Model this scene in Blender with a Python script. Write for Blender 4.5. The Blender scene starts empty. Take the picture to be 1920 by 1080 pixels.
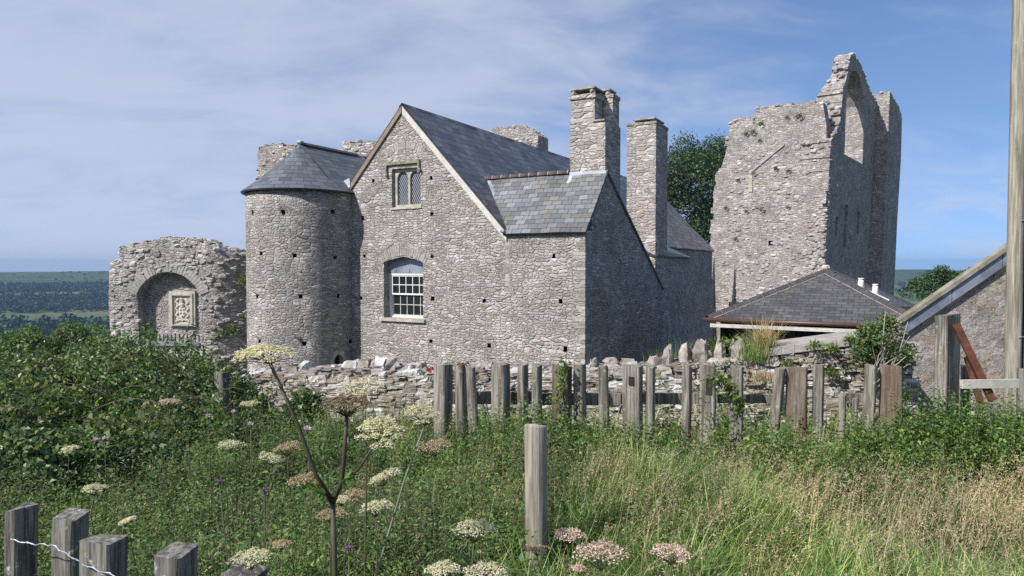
import bpy, math, random
import numpy as np
from mathutils import Vector, Matrix
from mathutils.geometry import delaunay_2d_cdt

random.seed(7)
RNG = np.random.default_rng(11)
R = math.radians
scn = bpy.context.scene
COL = scn.collection

# ------------------------------------------------------------------ camera
F = 1280.0                      # focal length in pixels of a 1920 wide frame (24 mm lens)
EYE = np.array((0.0, 0.0, 1.8))
PITCH = math.atan(40.0 / F)
cam = bpy.data.cameras.new('camera')
cam.lens = 24.0; cam.sensor_width = 36.0
cam.clip_start = 0.05; cam.clip_end = 20000
co = bpy.data.objects.new('camera', cam); COL.objects.link(co)
co.location = EYE; co.rotation_euler = (math.pi/2 - PITCH, 0, 0)
scn.camera = co
FW = np.array((0, math.cos(PITCH), -math.sin(PITCH)))
UP = np.array((0, math.sin(PITCH), math.cos(PITCH)))

def ray(px, py):
    return FW + np.array((1., 0, 0))*(px-960)/F + UP*(540-py)/F
def at(px, py, Y):
    d = ray(px, py); return EYE + d*(Y/d[1])
def hit(px, py, p0, n):
    d = ray(px, py); n = np.asarray(n, float)
    return EYE + d*(np.dot(np.asarray(p0)-EYE, n)/np.dot(d, n))
def az(deg):                     # outward horizontal normal, 0 = towards the camera, + = turned to the right
    return np.array((math.sin(R(deg)), -math.cos(R(deg)), 0.0))

# ------------------------------------------------------------------ node helpers
def new_mat(name):
    m = bpy.data.materials.new(name); m.use_nodes = True
    nt = m.node_tree; nt.nodes.clear()
    return m, nt
def nd(nt, typ, props=None, **ins):
    n = nt.nodes.new(typ)
    for k, v in (props or {}).items(): setattr(n, k, v)
    for k, v in ins.items():
        key = int(k[1:]) if k[0] == 'i' and k[1:].isdigit() else k.replace('_', ' ')
        s = n.inputs[key]
        if isinstance(v, bpy.types.NodeSocket): nt.links.new(v, s)
        else: s.default_value = v
    return n
def mth(nt, op, a, b=0.0, c=0.0, clamp=False):
    return nd(nt, 'ShaderNodeMath', {'operation': op, 'use_clamp': clamp}, i0=a, i1=b, i2=c).outputs[0]
def vmth(nt, op, a, b=(0, 0, 0)):
    return nd(nt, 'ShaderNodeVectorMath', {'operation': op}, i0=a, i1=b).outputs[0]
def mixc(nt, f, a, b, mode='MIX'):
    n = nd(nt, 'ShaderNodeMix', {'data_type': 'RGBA', 'blend_type': mode})
    for i, v in ((0, f), (6, a), (7, b)):
        if isinstance(v, bpy.types.NodeSocket): nt.links.new(v, n.inputs[i])
        else: n.inputs[i].default_value = (v if i == 0 else (tuple(v)+(1,))[:4])
    return n.outputs[2]
def ramp(nt, f, stops, interp='LINEAR'):
    n = nd(nt, 'ShaderNodeValToRGB', None, i0=f)
    e = n.color_ramp.elements; n.color_ramp.interpolation = interp
    while len(e) < len(stops): e.new(0.5)
    for el, (p, c) in zip(e, stops):
        el.position = p
        el.color = (tuple(c)+(1,))[:4] if not isinstance(c, (int, float)) else (c, c, c, 1)
    return n.outputs[0]
def smooth(nt, x, a, b, lo=0.0, hi=1.0):
    n = nd(nt, 'ShaderNodeMapRange', {'interpolation_type': 'SMOOTHSTEP'}, i0=x, i1=a, i2=b, i3=lo, i4=hi)
    return n.outputs[0]
def noise(nt, vec, scale, detail=3, rough=.55, dim='3D'):
    return nd(nt, 'ShaderNodeTexNoise', {'noise_dimensions': dim}, Vector=vec, Scale=scale, Detail=detail, Roughness=rough)
def finish(nt, color, rough=.85, height=None, dist=.02, strength=1.0, spec=.3, metallic=0.0, extra=None):
    b = nd(nt, 'ShaderNodeBsdfPrincipled')
    for k, v in (('Base Color', color), ('Roughness', rough), ('Specular IOR Level', spec), ('Metallic', metallic)):
        if isinstance(v, bpy.types.NodeSocket): nt.links.new(v, b.inputs[k])
        else: b.inputs[k].default_value = (tuple(v)+(1,))[:4] if k == 'Base Color' else v
    if height is not None:
        bp = nd(nt, 'ShaderNodeBump', None, Strength=strength, Distance=dist, Height=height)
        nt.links.new(bp.outputs[0], b.inputs['Normal'])
    o = nd(nt, 'ShaderNodeOutputMaterial'); nt.links.new(b.outputs[0], o.inputs[0])
    return b

def stone_mat(name, cw=.30, ch=.135, pal=None, mortar=(.215, .203, .193), lichen=.25, tint=(1, 1, 1), dist=.038, gap=.08, stain=.5, uvmode='UV'):
    m, nt = new_mat(name)
    pal = pal or [(0, (.235, .215, .20)), (.25, (.315, .29, .278)), (.55, (.375, .35, .338)), (.8, (.425, .40, .388)), (.95, (.48, .455, .44)), (1, (.58, .555, .54))]
    pal = [(p, tuple(c[i]*tint[i] for i in range(3))) for p, c in pal]
    tc = nd(nt, 'ShaderNodeTexCoord')
    uv = tc.outputs['UV'] if uvmode == 'UV' else tc.outputs['Object']
    n1 = noise(nt, uv, 2.6, 2); n2 = noise(nt, uv, 9, 2)
    d = vmth(nt, 'ADD', vmth(nt, 'MULTIPLY', vmth(nt, 'SUBTRACT', n1.outputs['Color'], (.5, .5, .5)), (.16, .10, 0)),
             vmth(nt, 'MULTIPLY', vmth(nt, 'SUBTRACT', n2.outputs['Color'], (.5, .5, .5)), (.07, .05, 0)))
    p = vmth(nt, 'ADD', uv, d)
    def layer(sx, sy):
        q = vmth(nt, 'MULTIPLY', p, (1/sx, 1/sy, 1))
        pr = {'voronoi_dimensions': '2D', 'distance': 'MINKOWSKI', 'feature': 'F1'}
        a = nd(nt, 'ShaderNodeTexVoronoi', pr, Vector=q, Scale=1.0, Exponent=5.0, Randomness=.78)
        b = nd(nt, 'ShaderNodeTexVoronoi', dict(pr, feature='F2'), Vector=q, Scale=1.0, Exponent=5.0, Randomness=.78)
        edge = mth(nt, 'SUBTRACT', b.outputs['Distance'], a.outputs['Distance'])
        return a.outputs['Color'], edge
    c1, e1 = layer(cw, ch); c2, e2 = layer(cw*.55, ch*.62); c3, e3 = layer(cw*1.5, ch*1.35)
    sel = smooth(nt, noise(nt, uv, 1.7, 3).outputs[0], .53, .57)
    sel3 = smooth(nt, noise(nt, vmth(nt, 'ADD', uv, (4.4, 8.2, 0)), 1.25, 3).outputs[0], .54, .57)
    colr = mixc(nt, sel3, mixc(nt, sel, c1, c2), c3)
    edge = nd(nt, 'ShaderNodeMix', {'data_type': 'FLOAT'}, i0=sel, i2=e1, i3=e2).outputs[0]
    edge = nd(nt, 'ShaderNodeMix', {'data_type': 'FLOAT'}, i0=sel3, i2=edge, i3=e3).outputs[0]
    sep = nd(nt, 'ShaderNodeSeparateColor', None, i0=colr)
    r0, r1, r2 = sep.outputs
    fine = noise(nt, uv, 38, 4, .7)
    base = ramp(nt, r0, pal)
    warm = mixc(nt, mth(nt, 'MULTIPLY', smooth(nt, r1, .72, 1.0), .55), base, (.40*tint[0], .325*tint[1], .255*tint[2]))
    cool = mixc(nt, mth(nt, 'MULTIPLY', smooth(nt, r2, .7, 1.0), .5), warm, (.27, .28, .29))
    fac = nd(nt, 'ShaderNodeMapRange', None, i0=fine.outputs[0], i1=.25, i2=.75, i3=.55, i4=1.42).outputs[0]
    st = mixc(nt, 1.0, cool, nd(nt, 'ShaderNodeCombineColor', None, i0=fac, i1=fac, i2=fac).outputs[0], 'MULTIPLY')
    big = noise(nt, uv, .55, 4, .6).outputs[0]
    sfac = nd(nt, 'ShaderNodeMapRange', None, i0=big, i1=.3, i2=.7, i3=1-stain*.45, i4=1+stain*.35).outputs[0]
    st = mixc(nt, 1.0, st, nd(nt, 'ShaderNodeCombineColor', None, i0=sfac, i1=sfac, i2=sfac).outputs[0], 'MULTIPLY')
    lic = noise(nt, vmth(nt, 'ADD', uv, (7.3, 2.1, 0)), 5.5, 5, .7).outputs[0]
    st = mixc(nt, mth(nt, 'MULTIPLY', smooth(nt, lic, .62, .74), lichen*2), st, (.60, .58, .55))
    lic2 = noise(nt, vmth(nt, 'ADD', uv, (1.3, 9.1, 0)), 3.1, 5, .7).outputs[0]
    st = mixc(nt, mth(nt, 'MULTIPLY', smooth(nt, lic2, .60, .75), lichen*1.6), st, (.10, .10, .075))
    jn = mth(nt, 'ADD', gap, mth(nt, 'MULTIPLY', mth(nt, 'SUBTRACT', fine.outputs[0], .5), .12))
    inst = smooth(nt, edge, mth(nt, 'MULTIPLY', jn, .35), jn)
    mor = mixc(nt, smooth(nt, noise(nt, uv, 1.3, 3).outputs[0], .42, .6), mortar, tuple(x*2.1 for x in mortar))
    colf = mixc(nt, inst, mor, st)
    h = mth(nt, 'ADD', mth(nt, 'MULTIPLY', smooth(nt, edge, 0.0, .34), mth(nt, 'ADD', .55, mth(nt, 'MULTIPLY', r1, .75))),
            mth(nt, 'MULTIPLY', fine.outputs[0], .38))
    finish(nt, colf, .92, h, dist, 1.0, .15)
    return m

def slate_mat(name, w=.34, h=.22, cols=((.045, .05, .058), (.10, .108, .118)), patch=0.0, rough=.5, brown=0.0, msize=.008):
    m, nt = new_mat(name)
    tc = nd(nt, 'ShaderNodeTexCoord'); uv = tc.outputs['UV']
    wob = vmth(nt, 'MULTIPLY', vmth(nt, 'SUBTRACT', noise(nt, uv, 2.2, 2).outputs['Color'], (.5, .5, .5)), (.04, .035, 0))
    p = vmth(nt, 'ADD', uv, wob)
    br = nd(nt, 'ShaderNodeTexBrick', {'offset': .5, 'squash': 1.0}, Vector=p, Color1=(0, 0, 0, 1), Color2=(1, 1, 1, 1), Mortar=(.5, .5, .5, 1),
            Scale=1.0, Mortar_Size=msize, Mortar_Smooth=.1, Bias=0.0, Brick_Width=w, Row_Height=h)
    val = nd(nt, 'ShaderNodeSeparateColor', None, i0=br.outputs[0]).outputs[0]
    fine = noise(nt, uv, 14, 4, .65).outputs[0]
    big = noise(nt, uv, .7, 3).outputs[0]
    c = ramp(nt, val, [(0, cols[0]), (.5, tuple((a+b)/2 for a, b in zip(*cols))), (1, cols[1])])
    if brown: c = mixc(nt, mth(nt, 'MULTIPLY', smooth(nt, mth(nt, 'FRACT', mth(nt, 'MULTIPLY', val, 7.31)), .55, .8), brown), c, (.165, .145, .115))
    k = nd(nt, 'ShaderNodeMapRange', None, i0=fine, i1=.25, i2=.75, i3=.7, i4=1.3).outputs[0]
    k2 = nd(nt, 'ShaderNodeMapRange', None, i0=big, i1=.3, i2=.7, i3=.75, i4=1.25).outputs[0]
    k = mth(nt, 'MULTIPLY', k, k2)
    c = mixc(nt, 1.0, c, nd(nt, 'ShaderNodeCombineColor', None, i0=k, i1=k, i2=k).outputs[0], 'MULTIPLY')
    if patch: c = mixc(nt, mth(nt, 'MULTIPLY', smooth(nt, noise(nt, uv, 1.1, 4).outputs[0], .56, .66), patch), c, (.075, .072, .05))
    c = mixc(nt, mth(nt, 'MULTIPLY', br.outputs['Fac'], .8), c, (.018, .018, .02))
    sx = nd(nt, 'ShaderNodeSeparateXYZ', None, i0=p)
    saw = mth(nt, 'SUBTRACT', 1.0, mth(nt, 'FRACT', mth(nt, 'DIVIDE', sx.outputs[1], h)))
    hh = mth(nt, 'ADD', mth(nt, 'ADD', mth(nt, 'MULTIPLY', saw, 1.0), mth(nt, 'MULTIPLY', val, .25)), mth(nt, 'MULTIPLY', fine, .15))
    hh = mth(nt, 'SUBTRACT', hh, mth(nt, 'MULTIPLY', br.outputs['Fac'], .5))
    finish(nt, c, mth(nt, 'ADD', rough-.12, mth(nt, 'MULTIPLY', fine, .3)), hh, .016, 1.0, .5)
    return m

def plain_mat(name, col, rough=.7, var=.25, scale=12, bump=.004, spec=.3, col2=None, metallic=0.0, stretch=(1, 1, 1)):
    m, nt = new_mat(name)
    tc = nd(nt, 'ShaderNodeTexCoord')
    v = vmth(nt, 'MULTIPLY', tc.outputs['Object'], stretch)
    n = noise(nt, v, scale, 5, .62).outputs[0]
    n2 = noise(nt, v, scale*.23, 3, .6).outputs[0]
    c2 = col2 or tuple(x*(1-var) for x in col)
    c = mixc(nt, smooth(nt, n2, .38, .62), col, c2)
    k = nd(nt, 'ShaderNodeMapRange', None, i0=n, i1=.25, i2=.75, i3=1-var, i4=1+var).outputs[0]
    c = mixc(nt, 1.0, c, nd(nt, 'ShaderNodeCombineColor', None, i0=k, i1=k, i2=k).outputs[0], 'MULTIPLY')
    finish(nt, c, rough, n, bump, 1.0, spec, metallic)
    return m

def wood_mat(name, a=(.30, .285, .255), b=(.135, .12, .10), moss=.35, brown=0.0):
    m, nt = new_mat(name)
    tc = nd(nt, 'ShaderNodeTexCoord'); o = tc.outputs['Object']
    info = nd(nt, 'ShaderNodeObjectInfo')
    off = nd(nt, 'ShaderNodeCombineXYZ', None, i0=mth(nt, 'MULTIPLY', info.outputs['Random'], 37.0), i1=mth(nt, 'MULTIPLY', info.outputs['Random'], 11.0)).outputs[0]
    o2 = vmth(nt, 'ADD', o, off)
    g = noise(nt, vmth(nt, 'MULTIPLY', o2, (48, 48, 2.2)), 1.0, 5, .65).outputs[0]
    g2 = noise(nt, vmth(nt, 'MULTIPLY', o2, (14, 14, .9)), 1.0, 3, .6).outputs[0]
    bl = noise(nt, o2, 6.5, 4, .65).outputs[0]
    c = mixc(nt, smooth(nt, g, .36, .62), b, a)
    c = mixc(nt, mth(nt, 'MULTIPLY', smooth(nt, g2, .5, .64), .75), c, tuple(x*.6 for x in b))
    c = mixc(nt, mth(nt, 'MULTIPLY', smooth(nt, bl, .52, .70), moss), c, (.16, .165, .09))
    c = mixc(nt, mth(nt, 'MULTIPLY', smooth(nt, noise(nt, o2, 21, 4, .7).outputs[0], .59, .70), moss*1.4), c, (.45, .46, .42))
    if brown: c = mixc(nt, mth(nt, 'MULTIPLY', smooth(nt, noise(nt, vmth(nt, 'MULTIPLY', o2, (9, 9, 1.6)), 1.0, 3).outputs[0], .42, .6), brown), c, (.12, .065, .04))
    finish(nt, c, .9, mth(nt, 'ADD', mth(nt, 'MULTIPLY', g, .7), mth(nt, 'MULTIPLY', g2, .7)), .012, 1.0, .15)
    return m

def leaf_mat(name, stops, trans=.35, rough=.5, clump=.35, cs=1.3, spec=.35, dry=None):
    m, nt = new_mat(name)
    geo = nd(nt, 'ShaderNodeNewGeometry')
    c = ramp(nt, geo.outputs['Random Per Island'], stops)
    n = noise(nt, geo.outputs['Position'], cs, 3, .6).outputs[0]
    k = nd(nt, 'ShaderNodeMapRange', None, i0=n, i1=.3, i2=.7, i3=1-clump, i4=1+clump).outputs[0]
    c = mixc(nt, 1.0, c, nd(nt, 'ShaderNodeCombineColor', None, i0=k, i1=k, i2=mth(nt, 'POWER', k, .6)).outputs[0], 'MULTIPLY')
    if dry:
        n3 = noise(nt, geo.outputs['Position'], dry[0], 3, .6).outputs[0]
        c = mixc(nt, mth(nt, 'MULTIPLY', smooth(nt, n3, dry[1], dry[2]), dry[4]), c, dry[3])
    b = nd(nt, 'ShaderNodeBsdfPrincipled', None, Roughness=rough, Base_Color=c)
    b.inputs['Specular IOR Level'].default_value = spec
    t = nd(nt, 'ShaderNodeBsdfTranslucent', None, Color=mixc(nt, 1.0, c, (1.25, 1.35, .7), 'MULTIPLY'))
    mx = nd(nt, 'ShaderNodeMixShader', None, i0=trans)
    nt.links.new(b.outputs[0], mx.inputs[1]); nt.links.new(t.outputs[0], mx.inputs[2])
    o = nd(nt, 'ShaderNodeOutputMaterial'); nt.links.new(mx.outputs[0], o.inputs[0])
    return m

# ------------------------------------------------------------------ materials
M = {}
M['house'] = stone_mat('house stone', .19, .085, lichen=.2, tint=(.99, .97, .95))
M['tower'] = stone_mat('tower stone', .20, .088, lichen=.22, tint=(.96, .94, .92))
M['ruin'] = stone_mat('ruin stone', .22, .105, lichen=.4, tint=(.99, .97, .95), dist=.045, gap=.10, stain=.7)
M['keep'] = stone_mat('keep stone', .30, .135, lichen=.25, tint=(.99, .97, .945), dist=.045, gap=.10, stain=.6)
M['field'] = stone_mat('field wall stone', .21, .12, lichen=.4, tint=(.95, .9, .84), dist=.05, gap=.16, stain=.8,
                       mortar=(.10, .085, .07))
M['chim'] = stone_mat('chimney stone', .26, .115, lichen=.25, tint=(1.03, 1.0, .96), dist=.03)
M['hole'] = plain_mat('socket shade', (.05, .047, .042), .95)  # near-black tone paints in the shade inside the wall sockets
M['dress'] = plain_mat('dressed stone', (.46, .43, .37), .9, .22, 16, .006, .15, (.33, .31, .25))
M['vous'] = plain_mat('arch stone', (.36, .335, .315), .92, .32, 9, .01, .15, (.27, .25, .235))
M['lime'] = plain_mat('pale carved stone', (.60, .565, .48), .9, .18, 22, .005, .15, (.47, .44, .37))
M['white_stone'] = plain_mat('limewashed stone', (.60, .59, .57), .9, .3, 17, .02, .2, (.30, .28, .26))
M['grey_stone'] = plain_mat('loose stone', (.37, .335, .30), .92, .38, 16, .02, .15, (.22, .20, .17))
M['slate'] = slate_mat('old slate', .46, .31, ((.042, .05, .062), (.12, .133, .152)), .7, .42, 0.0, .014)
M['slate2'] = slate_mat('mixed slate', .33, .20, ((.085, .09, .095), (.19, .20, .215)), .2, .5, .45)
M['slate3'] = slate_mat('tower slate', .42, .24, ((.06, .068, .078), (.125, .14, .158)), .1, .5)
M['slate4'] = slate_mat('barn slate', .30, .17, ((.05, .05, .052), (.088, .088, .092)), .35, .6, .2)
M['lead'] = plain_mat('lead sheet', (.27, .30, .36), .5, .2, 9, .004, .5, (.17, .19, .24), .3)
M['lead_light'] = plain_mat('bright flashing', (.42, .45, .50), .5, .15, 9, .003, .5)
M['mortar'] = plain_mat('pale mortar', (.55, .52, .48), .9, .15, 15, .006)
M['verge_brown'] = plain_mat('verge board', (.25, .19, .15), .8, .2, 15, .003)
M['joint'] = plain_mat('weathered mortar', (.30, .27, .225), .9, .25, 15, .006)
M['ridge'] = plain_mat('ridge clay', (.10, .075, .07), .7, .3, 8, .004)
M['ridge_dark'] = plain_mat('ridge slate', (.06, .06, .064), .7, .3, 8, .004)
M['paint'] = plain_mat('white paint', (.74, .73, .69), .5, .06, 20, .001)
M['paint_grey'] = plain_mat('greyer white paint', (.50, .49, .45), .7, .2, 30, .002)  # white paint in a duller, darker tone
M['gutter'] = plain_mat('brown gutter', (.085, .04, .03), .45, .1, 20, .001, .5)
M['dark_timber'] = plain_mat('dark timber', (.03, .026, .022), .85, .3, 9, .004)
M['iron'] = plain_mat('rusty iron', (.125, .045, .024), .85, .35, 26, .003, .3, (.07, .03, .02))
M['wire'] = plain_mat('galvanised wire', (.42, .45, .50), .45, .1, 40, .0005, .5, None, .6)
M['sleeper'] = wood_mat('weathered sleeper', (.285, .27, .235), (.10, .088, .072), .35)
M['sleeper_brown'] = wood_mat('stained sleeper', (.21, .18, .15), (.09, .07, .055), .15, .45)
M['lichened'] = wood_mat('lichened sleeper', (.23, .22, .20), (.075, .07, .06), .75)
M['round'] = wood_mat('round post wood', (.34, .315, .265), (.19, .165, .125), .25)
M['pole'] = wood_mat('pole wood', (.37, .35, .29), (.22, .20, .155), .25)
def roughcast(name):
    m, nt = new_mat(name)
    o = nd(nt, 'ShaderNodeTexCoord').outputs['Object']
    a = noise(nt, o, 5.5, 6, .72).outputs[0]; b = noise(nt, o, 30, 5, .75).outputs[0]; l = noise(nt, o, 2.0, 4, .6).outputs[0]
    v = nd(nt, 'ShaderNodeTexVoronoi', {'feature': 'F1'}, Vector=vmth(nt, 'ADD', o, vmth(nt, 'MULTIPLY', noise(nt, o, 7, 2).outputs['Color'], (.1, .1, .1))), Scale=9.0, Randomness=1.0)
    vs = nd(nt, 'ShaderNodeSeparateColor', None, i0=v.outputs['Color']).outputs
    c = ramp(nt, a, [(.3, (.19, .17, .155)), (.47, (.30, .275, .255)), (.6, (.37, .34, .315)), (.75, (.47, .44, .41))])
    c = mixc(nt, mth(nt, 'MULTIPLY', smooth(nt, vs[0], .6, .95), .45), c, (.46, .43, .40))
    c = mixc(nt, mth(nt, 'MULTIPLY', smooth(nt, vs[1], .75, .95), .5), c, (.38, .27, .17))
    c = mixc(nt, mth(nt, 'MULTIPLY', smooth(nt, l, .58, .72), .55), c, (.40, .31, .22))
    k = nd(nt, 'ShaderNodeMapRange', None, i0=b, i1=.25, i2=.75, i3=.55, i4=1.4).outputs[0]
    c = mixc(nt, 1.0, c, nd(nt, 'ShaderNodeCombineColor', None, i0=k, i1=k, i2=k).outputs[0], 'MULTIPLY')
    h = mth(nt, 'ADD', mth(nt, 'ADD', mth(nt, 'MULTIPLY', a, 1.2), mth(nt, 'MULTIPLY', b, .5)), mth(nt, 'MULTIPLY', mth(nt, 'SUBTRACT', 1.0, v.outputs['Distance']), .35))
    finish(nt, c, .95, h, .05, 1.0, .1)
    return m
M['rubble_wall'] = roughcast('roughcast rubble')
def glass_mat(name, lattice=False):
    m, nt = new_mat(name)
    col = (.012, .014, .018)
    if lattice:
        uv = nd(nt, 'ShaderNodeTexCoord').outputs['UV']
        s = nd(nt, 'ShaderNodeSeparateXYZ', None, i0=uv)
        def line(sgn):
            a = mth(nt, 'ADD', mth(nt, 'DIVIDE', s.outputs[0], .085), mth(nt, 'MULTIPLY', mth(nt, 'DIVIDE', s.outputs[1], .15), sgn))
            f = mth(nt, 'ABSOLUTE', mth(nt, 'SUBTRACT', mth(nt, 'FRACT', a), .5))
            return mth(nt, 'GREATER_THAN', f, .42)
        l = mth(nt, 'MAXIMUM', line(1.0), line(-1.0))
        c = mixc(nt, l, (.03, .037, .048), (.36, .38, .40))
        r = mth(nt, 'ADD', .12, mth(nt, 'MULTIPLY', l, .5))
        n = noise(nt, uv, 16, 2).outputs[0]
        finish(nt, c, r, mth(nt, 'ADD', n, mth(nt, 'MULTIPLY', l, .6)), .006, 1.0, .5)
    else:
        finish(nt, col, .07, None, spec=.5)
    return m
M['glass'] = glass_mat('dark glass'); M['lattice'] = glass_mat('leaded glass', True)

G = {}
def sc(st, k=1.72): return [(p, tuple(min(x*k, .9) for x in c)) for p, c in st]
G['grass'] = leaf_mat('grass green', sc([(0, (.04, .075, .018)), (.35, (.075, .13, .032)), (.7, (.13, .19, .055)), (.9, (.20, .25, .09)), (1, (.30, .28, .14))]), .35, .45, .35, .9,
                      dry=(1.1, .52, .68, (.27, .21, .11), .5))
G['dry'] = leaf_mat('dry grass', [(0, (.30, .21, .12)), (.5, (.46, .36, .22)), (1, (.60, .50, .33))], .3, .6, .25, 1.2)
G['seed'] = leaf_mat('seed heads', [(0, (.36, .26, .17)), (.5, (.53, .41, .27)), (1, (.66, .55, .39))], .3, .7, .25, 1.2)
G['herb'] = leaf_mat('herb leaves', sc([(0, (.03, .058, .017)), (.4, (.058, .10, .027)), (.75, (.09, .14, .042)), (.93, (.14, .17, .075)), (1, (.20, .16, .09))]), .35, .55, .6, 2.6)
G['nettle'] = leaf_mat('nettle leaves', sc([(0, (.03, .062, .016)), (.5, (.06, .115, .028)), (.9, (.105, .165, .043)), (1, (.22, .21, .06))]), .35, .45, .35, 2.0)
G['bramble'] = leaf_mat('bramble leaves', sc([(0, (.02, .042, .014)), (.45, (.042, .074, .022)), (.8, (.075, .115, .036)), (.93, (.11, .14, .055)), (1, (.17, .18, .10))]), .3, .42, .5, 1.5, .5)
G['bush'] = leaf_mat('bush leaves', sc([(0, (.03, .06, .018)), (.6, (.055, .10, .028)), (1, (.09, .14, .04))]), .3, .5, .4, 1.0)
G['pale'] = leaf_mat('scrub leaves', [(0, (.07, .11, .035)), (.5, (.12, .16, .06)), (1, (.24, .25, .14))], .35, .5, .35, 1.4)
G['dark'] = leaf_mat('evergreen leaves', sc([(0, (.014, .03, .012)), (.6, (.028, .055, .019)), (1, (.055, .085, .03))]), .2, .5, .4, .35)
G['ivy'] = leaf_mat('wall shrub leaves', sc([(0, (.035, .06, .022)), (.5, (.06, .10, .035)), (.9, (.10, .14, .055)), (1, (.22, .13, .06))]), .3, .5, .3, 4.0)
G['fern'] = leaf_mat('fern leaves', [(0, (.06, .11, .02)), (1, (.14, .20, .04))], .4, .5, .3, 4.0)
G['stem'] = plain_mat('green stem', (.075, .11, .035), .6, .3, 30, .001, .3, (.07, .06, .04))
G['stem_brown'] = plain_mat('brown stem', (.16, .12, .08), .7, .3, 30, .001)
G['bark'] = plain_mat('bark', (.17, .15, .125), .9, .35, 8, .02)
G['cream'] = leaf_mat('cream florets', [(0, (.52, .475, .33)), (.6, (.67, .62, .47)), (1, (.80, .76, .63))], .4, .7, .1, 9)
G['pink'] = leaf_mat('pink florets', [(0, (.36, .19, .17)), (.5, (.60, .42, .36)), (1, (.74, .64, .55))], .25, .7, .1, 9)
G['buff'] = leaf_mat('fading florets', [(0, (.26, .17, .11)), (.5, (.42, .30, .19)), (1, (.52, .42, .28))], .25, .7, .1, 9)
G['seedhead'] = leaf_mat('ripe florets', [(0, (.11, .11, .05)), (.5, (.19, .15, .09)), (1, (.30, .22, .15))], .25, .7, .2, 9)
G['purple'] = leaf_mat('thistle florets', [(0, (.22, .05, .22)), (1, (.46, .16, .42))], .25, .7, .1, 9)
G['lilac'] = leaf_mat('lilac petals', [(0, (.45, .30, .50)), (1, (.72, .60, .72))], .25, .7, .1, 9)
G['red'] = leaf_mat('red petals', [(0, (.30, .02, .05)), (1, (.45, .05, .10))], .25, .7, .1, 9)

# ------------------------------------------------------------------ mesh helpers
def thing(name, label, cat, loc=(0, 0, 0), group=None):
    o = bpy.data.objects.new(name, None); COL.objects.link(o)
    o.location = tuple(loc); o.empty_display_size = .2
    tag(o, label, cat, group)
    return o
def tag(o, label=None, cat=None, group=None, kind=None):
    if label: o['label'] = label
    if cat: o['category'] = cat
    if group: o['group'] = group
    if kind: o['kind'] = kind
    return o
def wloc(p):
    l = np.zeros(3)
    while p is not None:
        l = l + np.array(p.location); p = p.parent
    return l
def link(name, me, mats, parent):
    o = bpy.data.objects.new(name, me); COL.objects.link(o)
    for m in (mats if isinstance(mats, (list, tuple)) else [mats]): me.materials.append(m)
    if parent is not None: o.parent = parent
    return o

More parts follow.
